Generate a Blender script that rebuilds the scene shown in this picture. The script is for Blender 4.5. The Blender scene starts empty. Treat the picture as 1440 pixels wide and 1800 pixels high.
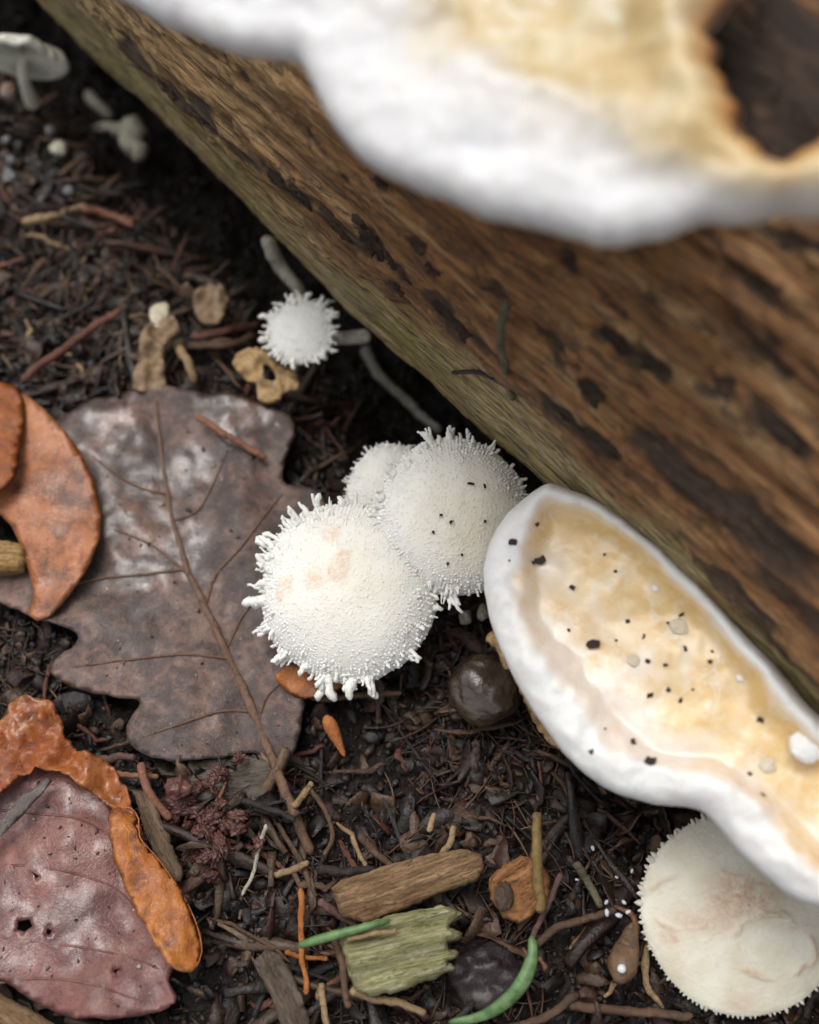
import bpy, math, random
import numpy as np
from mathutils import Vector, Matrix
from mathutils.geometry import delaunay_2d_cdt

random.seed(7); RNG = np.random.default_rng(7)
SC = bpy.context.scene
SC.unit_settings.scale_length = 0.01            # one Blender unit is one centimetre
COL = SC.collection

# ------------------------------------------------------------------ camera
CAM_H, PITCH, VFOV = 14.0, math.radians(62), math.radians(50)
cam = bpy.data.cameras.new('camera'); camo = bpy.data.objects.new('camera', cam); COL.objects.link(camo)
camo.location = (0, 0, CAM_H); camo.rotation_euler = (math.pi/2-PITCH, 0, 0)
cam.sensor_fit = 'VERTICAL'; cam.sensor_height = 24; cam.lens = 12/math.tan(VFOV/2)
cam.clip_start = 0.05; cam.clip_end = 2000
cam.dof.use_dof = True; cam.dof.focus_distance = 13.3
cam.dof.aperture_fstop = 1e-3*cam.lens/(2*0.135)
cam.dof.aperture_blades = 0
SC.camera = camo

# ------------------------------------------------------------------ sky and sun (overcast under trees)
SUN_EL, SUN_AZ = math.radians(71), math.radians(322)
w = bpy.data.worlds.new('World'); SC.world = w; w.use_nodes = True
wn = w.node_tree.nodes; wl = w.node_tree.links
bg = wn['Background']; sky = wn.new('ShaderNodeTexSky'); sky.sky_type = 'NISHITA'; sky.sun_disc = False
sky.sun_elevation = SUN_EL; sky.sun_rotation = SUN_AZ; sky.dust_density = 4.0; sky.ozone_density = 1.0; sky.air_density = 1.0
hs = wn.new('ShaderNodeHueSaturation'); hs.inputs['Saturation'].default_value = 0.14
wl.new(sky.outputs[0], hs.inputs['Color']); wl.new(hs.outputs[0], bg.inputs[0]); bg.inputs[1].default_value = 0.155
sun = bpy.data.lights.new('sun', 'SUN'); sun.energy = 1.4; sun.angle = math.radians(36); sun.color = (1.0, .95, .88)
suno = bpy.data.objects.new('sun', sun); COL.objects.link(suno)
sd = Vector((math.sin(SUN_AZ)*math.cos(SUN_EL), math.cos(SUN_AZ)*math.cos(SUN_EL), math.sin(SUN_EL)))
suno.rotation_euler = sd.to_track_quat('Z', 'Y').to_euler()
SC.view_settings.view_transform = 'Standard'; SC.view_settings.look = 'None'
SC.view_settings.exposure = 0.2; SC.view_settings.gamma = 1.0; SC.view_settings.use_curve_mapping = False
SC.render.engine = 'CYCLES'
SC.cycles.max_bounces = 6; SC.cycles.use_denoising = True

# ------------------------------------------------------------------ camera geometry helpers
T = math.tan(VFOV/2)
CF = np.array([0, math.cos(PITCH), -math.sin(PITCH)]); CU = np.array([0, math.sin(PITCH), math.cos(PITCH)]); CR = np.array([1., 0, 0])
CO = np.array([0, 0, CAM_H])
def ray(px, py): return CF + CR*((px-720)/900*T) + CU*((900-py)/900*T)
def onz(px, py, z):
    d = ray(px, py); return CO + d*((z-CAM_H)/d[2])
def onplane(px, py, p0, n):
    d = ray(px, py); return CO + d*(np.dot(np.asarray(p0)-CO, n)/np.dot(d, n))
def depth(p): return float(np.dot(np.asarray(p)-CO, CF))
def pxs(p): return depth(p)*T/900                # centimetres per photo pixel at p
def nrm(v): v = np.asarray(v, float); return v/np.linalg.norm(v)

# ------------------------------------------------------------------ noise
_perm = RNG.permutation(256); _perm = np.concatenate([_perm, _perm, _perm])
_g = RNG.normal(size=(256, 3)); _g /= np.linalg.norm(_g, axis=1)[:, None]
def perlin(P, seed=0):
    P = np.asarray(P, float) + seed*17.31
    i = np.floor(P).astype(int); f = P-i; u = f*f*f*(f*(f*6-15)+10); i &= 255
    out = 0
    for dx in (0, 1):
        for dy in (0, 1):
            for dz in (0, 1):
                h = _perm[_perm[_perm[(i[:, 0]+dx) & 255]+((i[:, 1]+dy) & 255)]+((i[:, 2]+dz) & 255)]
                g = _g[h]
                d = g[:, 0]*(f[:, 0]-dx)+g[:, 1]*(f[:, 1]-dy)+g[:, 2]*(f[:, 2]-dz)
                wx = u[:, 0] if dx else 1-u[:, 0]; wy = u[:, 1] if dy else 1-u[:, 1]; wz = u[:, 2] if dz else 1-u[:, 2]
                out = out+d*wx*wy*wz
    return out*1.5
def fbm(P, octv=4, gain=.5, lac=2.03, seed=0):
    P = np.asarray(P, float); a = 1; s = 0
    for k in range(octv):
        s = s+a*perlin(P, seed+k*3.7); P = P*lac; a *= gain
    return s
def P3(x, y, z=0): 
    x = np.asarray(x, float); return np.stack([x, np.broadcast_to(y, x.shape), np.broadcast_to(z, x.shape)], -1)
def sstep(a, b, x): t = np.clip((np.asarray(x)-a)/(b-a), 0, 1); return t*t*(3-2*t)

# ------------------------------------------------------------------ object helpers
def tag(o, label=None, cat=None, group=None, kind=None):
    for k, v in (('label', label), ('category', cat), ('group', group), ('kind', kind)):
        if v: o[k] = v
    return o
def thing(name, label, cat, loc, group=None):
    o = bpy.data.objects.new(name, None); COL.objects.link(o); o.location = loc; o.empty_display_size = .3
    return tag(o, label, cat, group)
def mesh(name, V, F, mat, attrs=None, smooth=True):
    V = np.asarray(V, np.float32)
    me = bpy.data.meshes.new(name)
    if isinstance(F, np.ndarray):
        n, k = F.shape
        me.vertices.add(len(V)); me.vertices.foreach_set('co', V.ravel())
        me.loops.add(n*k); me.loops.foreach_set('vertex_index', F.astype(np.int32).ravel())
        me.polygons.add(n); me.polygons.foreach_set('loop_start', np.arange(0, n*k, k, dtype=np.int32))
        me.update(calc_edges=True)
    else:
        me.from_pydata([tuple(map(float, v)) for v in V], [], F)
    if smooth: me.polygons.foreach_set('use_smooth', np.ones(len(me.polygons), bool))
    for k, a in (attrs or {}).items():
        a = np.asarray(a, np.float32)
        if a.ndim == 1:
            at = me.attributes.new(k, 'FLOAT', 'POINT'); at.data.foreach_set('value', a)
        else:
            at = me.attributes.new(k, 'FLOAT_COLOR', 'POINT')
            at.data.foreach_set('color', np.concatenate([a, np.ones((len(a), 1), np.float32)], 1).ravel())
    if mat: me.materials.append(mat)
    me.update(); return me
def obj(name, V, F, mat, root=None, loc=None, attrs=None, smooth=True):
    V = np.asarray(V, float)
    base = np.array(root.location) if root is not None and loc is None and root.parent is None else np.zeros(3)
    if root is not None and root.parent is not None: base = np.array(root.parent.location)+np.array(root.location)
    if root is None:
        base = np.array(loc) if loc is not None else np.array([V[:, 0].mean(), V[:, 1].mean(), V[:, 2].min()])
    o = bpy.data.objects.new(name, mesh(name, V-base, F, mat, attrs, smooth)); COL.objects.link(o)
    if root is not None: o.parent = root
    else: o.location = base
    return o

# ------------------------------------------------------------------ shape builders
def spline(pts, step, closed=True):
    p = np.asarray(pts, float); n = len(p); out = []
    for i in range(n if closed else n-1):
        if closed: a, b, c, d = p[i-1], p[i], p[(i+1) % n], p[(i+2) % n]
        else: a, b, c, d = p[max(i-1, 0)], p[i], p[i+1], p[min(i+2, n-1)]
        m = max(1, int(np.linalg.norm(c-b)/step))
        for t in np.arange(m)/m:
            out.append(.5*((2*b)+(c-a)*t+(2*a-5*b+4*c-d)*t*t+(3*b-a-3*c+d)*t**3))
    if not closed: out.append(p[-1])
    return np.array(out)
def inside(poly, q):
    x, y = q[:, 0], q[:, 1]; r = np.zeros(len(q), bool); n = len(poly)
    for i in range(n):
        x1, y1 = poly[i-1]; x2, y2 = poly[i]
        c = ((y1 > y) != (y2 > y))
        if c.any(): r ^= c & (x < (x2-x1)*(y-y1)/((y2-y1) if y2 != y1 else 1e-12)+x1)
    return r
def dpoly(q, poly, closed=True):
    d = np.full(len(q), 1e9); n = len(poly)
    for i in range(0 if closed else 1, n):
        a = poly[i-1]; b = poly[i]; ab = b-a; L = max(ab@ab, 1e-12)
        t = np.clip(((q-a)@ab)/L, 0, 1); e = q-a-t[:, None]*ab
        d = np.minimum(d, (e*e).sum(1))
    return np.sqrt(d)
def slab(name, pix, p0, n, mat, root=None, sp=.08, top=None, bot=None, jag=0, jagf=4, holes=(), offs=(), e1=None, attrs=None, warp=None, seed=0, plane_pts=None, step=None, smooth=True, sharp=False):
    """a solid with real thickness over an outline lying in the plane (p0, n); top / bot give heights from plane coordinates and distance to the edge"""
    n = nrm(n); e1 = nrm(np.cross([0, 1, 0], n)) if e1 is None else nrm(np.asarray(e1)-np.dot(e1, n)*n); e2 = np.cross(n, e1); p0 = np.asarray(p0, float)
    to2 = lambda p: np.array([np.dot(p-p0, e1), np.dot(p-p0, e2)])
    poly = np.array([to2(onplane(x, y, p0, n)) for x, y in pix]) if plane_pts is None else np.asarray(plane_pts, float)
    if sharp:
        pl = []
        for i in range(len(poly)):
            a_, b_ = poly[i], poly[(i+1) % len(poly)]; m_ = max(1, int(np.linalg.norm(b_-a_)/(step or sp))); pl += [a_+(b_-a_)*t_/m_ for t_ in range(m_)]
        poly = np.array(pl)
    else: poly = spline(poly, step or sp)
    if jag:
        tn = np.roll(poly, -1, 0)-np.roll(poly, 1, 0); tn /= np.linalg.norm(tn, axis=1)[:, None]+1e-9
        poly = poly+np.stack([tn[:, 1], -tn[:, 0]], 1)*(jag*fbm(P3(poly[:, 0]*jagf, poly[:, 1]*jagf, seed), 3, .6))[:, None]
    hp = [spline(np.array([to2(onplane(x, y, p0, n)) for x, y in h]), sp) for h in holes]
    lo, hi = poly.min(0), poly.max(0)
    gx, gy = np.meshgrid(np.arange(lo[0], hi[0], sp), np.arange(lo[1], hi[1], sp)); gx = gx+(np.arange(gx.shape[0]) % 2)[:, None]*sp*.5
    q = np.stack([gx.ravel(), gy.ravel()], 1)+RNG.uniform(-.12, .12, (gx.size, 2))*sp
    q = q[inside(poly, q)]; dq = dpoly(q, poly); q = q[dq > max(.55*sp, (max(offs)+.3*sp) if offs else 0)]
    tn = np.roll(poly, -1, 0)-np.roll(poly, 1, 0); tn /= np.linalg.norm(tn, axis=1)[:, None]+1e-9
    area = .5*np.sum(np.roll(poly[:, 0], 1)*poly[:, 1]-poly[:, 0]*np.roll(poly[:, 1], 1)); s = 1 if area > 0 else -1
    for of in offs:
        r = poly+s*np.stack([-tn[:, 1], tn[:, 0]], 1)*of; r = r[inside(poly, r)]; r = r[dpoly(r, poly) > of*.8]; q = np.concatenate([q, r])
    ed = [(i, (i+1) % len(poly)) for i in range(len(poly))]; allp = [poly]; c = len(poly)
    for h in hp:
        q = q[~inside(h, q) & (dpoly(q, h) > .4*sp)]; allp.append(h); ed += [(c+i, c+(i+1) % len(h)) for i in range(len(h))]; c += len(h)
    allp.append(q); q = np.concatenate(allp)
    vs, _, fs, *_r = delaunay_2d_cdt([Vector(v) for v in q], ed, [], 0, 1e-6)
    v = np.array([(a.x, a.y) for a in vs]); f = np.array([t for t in fs if len(t) == 3])
    cen = v[f].mean(1); k = inside(poly, cen)
    for h in hp: k &= ~inside(h, cen)
    f = f[k]; d = dpoly(v, poly)
    for h in hp: d = np.minimum(d, dpoly(v, h))
    tz = top(v[:, 0], v[:, 1], d); bz = bot(v[:, 0], v[:, 1], d)
    ondge = d < 1e-4; mid = (tz+bz)/2; tz = np.where(ondge, mid, tz)
    nb = np.where(ondge, np.arange(len(v)), np.cumsum(~ondge)-1+len(v))
    V2 = np.concatenate([v, v[~ondge]]); Z = np.concatenate([tz, bz[~ondge]])
    W = p0+V2[:, :1]*e1+V2[:, 1:]*e2+Z[:, None]*n
    if warp: W = warp(W, V2, Z)
    # the cdt gives counter-clockwise triangles
    F = np.concatenate([f, nb[f][:, ::-1]])
    at = {}
    if attrs:
        dd = np.concatenate([d, d[~ondge]])
        isbot = np.concatenate([np.zeros(len(v)), np.ones((~ondge).sum())])
        at = attrs(V2[:, 0], V2[:, 1], dd, isbot)
    return obj(name, W, F, mat, root, attrs=at, smooth=smooth)
def frames(p):
    t = np.gradient(p, axis=0); t /= np.linalg.norm(t, axis=1)[:, None]+1e-12
    a = np.array([0, 0, 1.]) if abs(t[0, 2]) < .9 else np.array([1., 0, 0])
    N = [nrm(a-np.dot(a, t[0])*t[0])]
    for i in range(1, len(p)):
        v = N[-1]-np.dot(N[-1], t[i])*t[i]; N.append(nrm(v))
    N = np.array(N); return N, np.cross(t, N)
def tube_geo(path, rad, sides=8, flat=1.0, bump=0, bf=3, seed=0):
    path = np.asarray(path, float); rad = np.asarray(rad, float); m = len(path)
    N, B = frames(path); th = np.arange(sides)/sides*2*np.pi
    R = np.repeat(rad[:, None], sides, 1)
    V = path[:, None]+N[:, None]*(R*np.cos(th)*flat)[..., None]+B[:, None]*(R*np.sin(th))[..., None]
    if bump:
        nz = fbm(V.reshape(-1, 3)*bf, 3, seed=seed).reshape(m, sides)
        R = R*(1+bump*nz); V = path[:, None]+N[:, None]*(R*np.cos(th)*flat)[..., None]+B[:, None]*(R*np.sin(th))[..., None]
    V = V.reshape(-1, 3); F = []
    for i in range(m-1):
        for j in range(sides):
            a = i*sides+j; b = i*sides+(j+1) % sides; F.append((a, b, b+sides, a+sides))
    V = np.concatenate([V, path[:1], path[-1:]]); c = m*sides
    for j in range(sides):
        F.append(((j+1) % sides, j, c)); F.append(((m-1)*sides+j, (m-1)*sides+(j+1) % sides, c+1))
    return V, F
def tube(name, pts, r0, r1, mat, root=None, sides=8, step=None, flat=1., bump=.12, bf=6, seed=0, wob=0, round_ends=True):
    L = np.linalg.norm(np.diff(np.asarray(pts), axis=0), axis=1).sum()
    p = spline(pts, step or max(L/24, .02), False); t = np.linspace(0, 1, len(p))
    if wob: p = p+np.stack([fbm(P3(t*L*2.2, seed+3.3*k, k), 3) for k in range(3)], 1)*wob
    rad = r0+(r1-r0)*t if np.isscalar(r0) else np.interp(t, np.linspace(0, 1, len(r0)), r0)
    if round_ends: rad = rad*np.sqrt(np.clip(np.minimum(t, 1-t)*L/(max(rad)*.9)+.15, 0, 1))
    V, F = tube_geo(p, rad, sides, flat, bump, bf/ max(max(rad), .02)*.12, seed)
    return obj(name, V, F, mat, root)
def ico(sub):
    import bmesh
    bm = bmesh.new(); bmesh.ops.create_icosphere(bm, subdivisions=sub, radius=1)
    V = np.array([v.co[:] for v in bm.verts]); F = np.array([[v.index for v in f.verts] for f in bm.faces]); bm.free(); return V, F
ICO1, ICO2, ICO4, ICO5 = ico(1), ico(2), ico(4), ico(5)
def blob(name, c, r, mat, root=None, amp=.15, freq=2., sub=4, seed=0, octv=4, rot=None):
    V, F = (ICO5 if sub == 5 else ICO4 if sub == 4 else ICO2)
    V = V*(1+amp*fbm(V*freq+seed*5.1, octv))[:, None]*np.asarray(r)
    if rot is not None: V = V@np.array(Matrix.Rotation(rot, 3, 'Z')).T
    return obj(name, V+np.asarray(c), F, mat, root)

# ------------------------------------------------------------------ materials
class N:
    def __init__(s, name):
        s.m = bpy.data.materials.new(name); s.m.use_nodes = True; s.t = s.m.node_tree; s.b = s.t.nodes['Principled BSDF']
        s.tc = s.t.nodes.new('ShaderNodeTexCoord'); s.co = s.tc.outputs['Object']
        inf = s.t.nodes.new('ShaderNodeObjectInfo'); s.rnd = inf.outputs['Random']
    def new(s, k): return s.t.nodes.new(k)
    def set(s, sock, v):
        if hasattr(v, 'node'): s.t.links.new(v, sock)
        else: sock.default_value = v if not isinstance(v, tuple) or len(v) != 3 or sock.type == 'VECTOR' else (*v, 1)
    def map(s, v, scale=(1, 1, 1), rot=(0, 0, 0)):
        n = s.new('ShaderNodeMapping'); s.set(n.inputs['Vector'], v); n.inputs['Scale'].default_value = scale; n.inputs['Rotation'].default_value = rot; return n.outputs[0]
    def shift(s, k=37.):
        n = s.new('ShaderNodeVectorMath'); n.operation = 'ADD'; s.set(n.inputs[0], s.co)
        mu = s.math('MULTIPLY', s.rnd, k); s.t.links.new(mu, n.inputs[1]); s.co = n.outputs[0]; return s
    def noise(s, scale, detail=4, rough=.55, dist=0, v=None):
        n = s.new('ShaderNodeTexNoise'); s.set(n.inputs['Vector'], v or s.co); n.inputs['Scale'].default_value = scale
        n.inputs['Detail'].default_value = detail; n.inputs['Roughness'].default_value = rough; n.inputs['Distortion'].default_value = dist; return n.outputs['Fac']
    def voro(s, scale, v=None, feat='F1', out='Distance'):
        n = s.new('ShaderNodeTexVoronoi'); n.feature = feat; s.set(n.inputs['Vector'], v or s.co); n.inputs['Scale'].default_value = scale; return n.outputs[out]
    def ramp(s, f, st, ease=False):
        n = s.new('ShaderNodeValToRGB'); s.set(n.inputs[0], f); e = n.color_ramp.elements
        n.color_ramp.interpolation = 'EASE' if ease else 'LINEAR'
        while len(e) < len(st): e.new(.5)
        for i, (p, c) in enumerate(st):
            e[i].position = p; e[i].color = (*c, 1) if isinstance(c, tuple) else (c, c, c, 1)
        return n.outputs[0]
    def math(s, op, a, b=0.):
        n = s.new('ShaderNodeMath'); n.operation = op; s.set(n.inputs[0], a); s.set(n.inputs[1], b); return n.outputs[0]
    def mix(s, f, a, b, blend='MIX'):
        n = s.new('ShaderNodeMix'); n.data_type = 'RGBA'; n.blend_type = blend; s.set(n.inputs[0], f); s.set(n.inputs[6], a); s.set(n.inputs[7], b); return n.outputs[2]
    def attr(s, name, out='Fac'):
        n = s.new('ShaderNodeAttribute'); n.attribute_name = name; return n.outputs[out]
    def bump(s, h, strength=.5, dist=.05, prev=None):
        n = s.new('ShaderNodeBump'); s.set(n.inputs['Height'], h); n.inputs['Strength'].default_value = strength; n.inputs['Distance'].default_value = dist
        if prev: s.t.links.new(prev, n.inputs['Normal'])
        return n.outputs[0]
    def out(s, col, rough=.6, normal=None, spec=.5, sss=0, rad=(.1, .07, .05), coat=0, coat_r=.15, coatn=None):
        b = s.b.inputs; s.set(b['Base Color'], col); s.set(b['Roughness'], rough); s.set(b['Specular IOR Level'], spec)
        if normal: s.t.links.new(normal, b['Normal'])
        if sss: b['Subsurface Weight'].default_value = sss; b['Subsurface Radius'].default_value = rad; b['Subsurface Scale'].default_value = 1.
        if coat: s.set(b['Coat Weight'], coat); b['Coat Roughness'].default_value = coat_r
        if coat and (coatn or normal): s.t.links.new(coatn or normal, b['Coat Normal'])
        return s.m

def m_soil():
    n = N('wet_soil'); a = n.noise(1.1, 6, .65); b = n.noise(14, 5, .7); c = n.noise(45, 3, .6)
    col = n.ramp(a, [(.3, (.006, .0045, .004)), (.5, (.014, .0095, .0075)), (.68, (.03, .019, .013))])
    col = n.mix(n.ramp(b, [(.5, 0.), (.75, .6)]), col, (.045, .028, .02))
    r = n.ramp(b, [(.3, .22), (.6, .62)])
    return n.out(col, r, n.bump(c, .9, .04, n.bump(b, .9, .1)), .5)
def m_tint(name, rough=.5, bs=20, spec=.4, rmin=.3):
    n = N(name); t = n.attr('tint', 'Color'); b = n.noise(bs, 4, .65)
    col = n.mix(.7, t, n.ramp(b, [(.3, .35), (.7, 1.3)]), 'MULTIPLY')
    return n.out(col, n.ramp(n.noise(5, 2), [(.35, rmin), (.65, rough+.25)]), n.bump(b, .7, .03), spec)
def m_wood(name, c0, c1, c2, sc=(2.2, 22, 22), rough=.6, spec=.3, coat=0, tcol=None):
    """fibrous wood or bark, grain along local X of the given rotation"""
    n = N(name).shift(); v = n.map(n.co, sc); a = n.noise(1, 6, .65, .3, v); b = n.noise(2.2, 4, .6); c = n.noise(4, 5, .7, 0, v)
    col = n.ramp(a, [(.3, c0), (.52, c1), (.72, c2)]); col = n.mix(n.ramp(b, [(.4, 0.), (.7, .7)]), col, n.mix(.55, col, c0))
    col = n.mix(n.ramp(c, [(.36, .85), (.46, 0.)]), col, tuple(x*.35 for x in c0)); col = n.mix(n.ramp(n.noise(11, 5, .75), [(.56, 0.), (.68, .7)]), col, tuple(x*.5 for x in c0))
    if tcol: col = n.mix(n.ramp(n.noise(3, 4, .7), [(.52, 0.), (.66, .8)]), col, tcol)
    return n.out(col, rough, n.bump(c, .8, .035, n.bump(a, .7, .05)), spec, coat=coat)
def m_stick(name, c0, c1, rough=.5, spec=.45, coat=0):
    n = N(name).shift(); a = n.noise(3, 6, .7, .4); b = n.noise(13, 5, .75, .4); f = n.noise(45, 4, .7)
    col = n.ramp(n.math('ADD', n.math('MULTIPLY', a, .6), n.math('MULTIPLY', b, .4)), [(.36, c0), (.6, c1)])
    col = n.mix(n.ramp(b, [(.52, 0.), (.66, .85)]), col, tuple(x*.28 for x in c0))
    col = n.mix(n.ramp(f, [(.58, 0.), (.7, .5)]), col, tuple(min(x*1.5, .8) for x in c1))
    return n.out(col, n.ramp(b, [(.3, rough-.2), (.65, rough+.15)]), n.bump(f, .7, .025, n.bump(b, .7, .05)), spec, coat=coat, coatn=n.bump(b, .5, .015))
def m_cap(name, white=(.87, .86, .80), cream=(.82, .755, .62), stain=(.78, .63, .49), bs=60, sss=.5, gr=22):
    n = N(name).shift(); s = n.attr('stain'); c = n.attr('cream'); a = n.noise(3.5, 5, .6); f = n.noise(bs, 4, .65)
    cm = n.math('MULTIPLY', c, n.ramp(a, [(.3, .4), (.7, 1.3)]))
    col = n.mix(cm, white, cream); sm = n.math('MULTIPLY', s, n.ramp(n.noise(14, 4, .7), [(.35, 0.), (.6, 1.)]))
    col = n.mix(sm, col, stain)
    return n.out(col, .62, n.bump(n.ramp(n.voro(gr), [(0., 1.), (.55, 0.)], True), .5, .018, n.bump(f, .3, .01)), .25, sss=sss, rad=(.2, .17, .13))

# ==================================================================================== STRUCTURE
# ------------------------------------------------------------------ the log's frame
R_LOG = 6.0
A0, A1 = onz(40, 0, 1.5), onz(950, 862, 1.5)
DX = nrm(A1-A0); NH = np.array([-DX[1], DX[0], 0]); NH = NH if NH[0] > 0 else -NH
_q = np.array([np.dot(A1, NH), A1[2]]); _c = np.array([0, CAM_H]); _t = (_c-_q)/np.linalg.norm(_c-_q)
_n = np.array([_t[1], -_t[0]])                                        # away from the camera side, up right
LOG_O = A1+R_LOG*(_n[0]*NH+_n[1]*np.array([0, 0, 1.]))
TH0 = math.atan2(-_n[1], -_n[0]) % (2*math.pi)                        # angle of the silhouette line
LINE_PERP = _q[0]
def to_log(p): d = np.asarray(p)-LOG_O; return np.array([d@DX, d@NH, d[2]])
def hit_log(px, py, R=R_LOG):
    d = ray(px, py); o = to_log(CO); dl = np.array([d@DX, d@NH, d[2]])
    a = dl[1]**2+dl[2]**2; b = o[1]*dl[1]+o[2]*dl[2]; c = o[1]**2+o[2]**2-R*R; q = b*b-a*c
    s = (-b-math.sqrt(max(q, 0)))/a; h = o+s*dl
    return h[0], R*(TH0-(math.atan2(h[2], h[1]) % (2*math.pi)))      # (x along, arc from the silhouette)
DARK = [(240,100,70,12),(330,178,60,13),(370,195,40,12),(440,265,60,8),(500,310,60,10),(540,340,34,14),(600,400,55,9),(655,420,42,24),
 (690,460,30,14),(680,312,16,12),(405,108,10,8),(450,135,14,7),(620,330,20,6),(775,540,46,22),(800,575,36,22),(750,430,20,10),(1000,465,24,18),(1085,615,66,15),
 (1140,650,34,16),(1030,690,48,22),(1010,745,120,20),(1200,850,150,30),(1370,770,80,22),(1320,600,90,17),(1290,480,130,14),(1240,430,90,12),(1330,950,150,42),
 (1180,960,90,14),(1380,1060,120,20),(1400,420,120,16),(930,720,50,10),(1430,660,60,16),(850,610,40,10),(880,520,60,7),(960,590,60,7),(1050,510,70,8),
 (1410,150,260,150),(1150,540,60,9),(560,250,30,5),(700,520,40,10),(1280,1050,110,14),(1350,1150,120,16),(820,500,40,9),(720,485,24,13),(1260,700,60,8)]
DARKC = []
for (x, y, l, wd) in DARK:
    a = hit_log(x, y); b = hit_log(x+l*.735, y+l*.678); c = hit_log(x+wd*.678, y-wd*.735)
    ux = np.array(b)-a; L1 = np.linalg.norm(ux); L2 = max(np.linalg.norm(np.array(c)-a), .03)
    DARKC.append((a[0], a[1], L1, L2, math.atan2(ux[1], ux[0])))
def log_fields(x, a):
    """x along the axis and arc length a from the silhouette -> relief, darkness, strip mask"""
    ph = a/R_LOG
    edge = 2.3+.5*fbm(P3(x*.28, 3.3), 3)+.16*fbm(P3(x*2.2, 9.1), 3)
    strip = 1-sstep(-.12, .12, a-edge); soft = 1-sstep(-.55, .55, a-edge+.5*fbm(P3(x*.8, a*2.5, 12), 4, .6))
    wx = x+.22*fbm(P3(x*1.6, a*1.6, 5), 3); wa = a+.16*fbm(P3(x*1.2, a*2.6, 8), 4, .6)
    dark = np.zeros_like(x)
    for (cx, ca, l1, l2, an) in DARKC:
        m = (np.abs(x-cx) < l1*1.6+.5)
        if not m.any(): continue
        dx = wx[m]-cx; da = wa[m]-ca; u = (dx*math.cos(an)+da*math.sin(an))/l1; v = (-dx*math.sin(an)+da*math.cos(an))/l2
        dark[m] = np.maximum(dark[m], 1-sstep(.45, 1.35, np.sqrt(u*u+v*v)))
    f1 = fbm(P3(x*.55, a*3.2, 1), 5, .6, seed=2); f2 = fbm(P3(x*1.5, a*9, 2), 4, .6, seed=5); f3 = fbm(P3(x*.12, a*.35, 7), 3)
    spot = sstep(.28, .42, fbm(P3(x*1.1, a*3.6, 4), 4, .6, seed=9))*(1-strip)
    dark = np.maximum(dark, spot*.6)
    h = .22*f3+.07*f1*(1-.4*strip)+.032*f2-.13*strip-.05*dark
    crack = np.exp(-((a-edge-.05)/.10)**2)*sstep(-.1, .35, fbm(P3(x*.6, 1.7, 3), 2))
    h = h-.10*crack
    return h, np.maximum(dark, crack*.8), soft
def log_point(x, a, lift=0.):
    x = np.atleast_1d(np.asarray(x, float)); a = np.atleast_1d(np.asarray(a, float)); h, _, _ = log_fields(x, a); r = R_LOG+h+lift; th = TH0-a/R_LOG
    return LOG_O+x[:, None]*DX+(r*np.cos(th))[:, None]*NH+(r*np.sin(th))[:, None]*np.array([0, 0, 1.])

# ------------------------------------------------------------------ ground
OAK = [(120,725),(180,692),(270,680),(350,690),(430,700),(505,728),(520,765),(500,820),(505,850),(560,860),(590,930),(560,1010),(520,1080),(520,1150),(533,1205),(533,1262),(518,1312),(492,1342),(470,1330),
       (440,1322),(400,1330),(330,1341),(270,1335),(232,1312),(222,1275),(246,1236),(200,1226),(140,1212),(97,1192),(92,1170),(142,1122),(70,1094),(0,1062),(-60,1040),(-60,1005),(20,1000),(80,960),(60,860),(80,770)]
BEECH = [(-60,700),(0,692),(40,697),(92,742),(140,800),(168,860),(181,920),(166,985),(125,1045),(85,1082),(62,1086),(46,1074),(58,1045),(50,1005),(32,950),(8,912),(-20,895),(-60,900)]
MAUVE = [(-60,1350),(0,1300),(60,1310),(110,1330),(160,1370),(200,1420),(215,1470),(240,1540),(280,1610),(310,1680),(300,1725),(312,1765),(250,1786),(160,1792),(80,1772),(0,1722),(-60,1690)]
LEAFPOLY = [np.array([onz(x, y, .35)[:2] for x, y in L]) for L in (OAK, BEECH, MAUVE)]
def groundz(x, y, fine=True):
    x = np.asarray(x, float); y = np.asarray(y, float); sh = x.shape; x = x.ravel(); y = y.ravel()
    z = .22*fbm(P3(x*.45, y*.45, 2), 3)+.24*fbm(P3(x*1.5, y*1.5, 5), 3)
    if fine: z = z+.10*np.abs(fbm(P3(x*3.6, y*3.6, 1), 4, .6))+.03*fbm(P3(x*12, y*12, 3), 2)
    perp = x*NH[0]+y*NH[1]-LINE_PERP
    z = z-1.25*sstep(-1.5, .5, perp)
    q = np.stack([x, y], 1)
    for k, lp in enumerate(LEAFPOLY):
        m = inside(lp, q); 
        if m.any(): z[m] = np.minimum(z[m], .12)-.12
    return z.reshape(sh)
fx = np.concatenate([-np.geomspace(80, 9.3, 14), np.arange(-9.2, 10.5, .042), np.geomspace(10.6, 80, 14)])
fy = np.concatenate([-np.geomspace(80, 1.1, 14), np.arange(-1., 21.5, .042), np.geomspace(21.6, 90, 14)])
GX, GY = np.meshgrid(fx, fy); GZ = groundz(GX, GY)
nx, ny = len(fx), len(fy); ii = np.arange(nx*ny).reshape(ny, nx)
GF = np.stack([ii[:-1, :-1], ii[:-1, 1:], ii[1:, 1:], ii[1:, :-1]], -1).reshape(-1, 4)
soil = obj('soil', np.stack([GX, GY, GZ], -1).reshape(-1, 3), GF, m_soil(), loc=(0, 0, 0)); soil['kind'] = 'structure'

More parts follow.
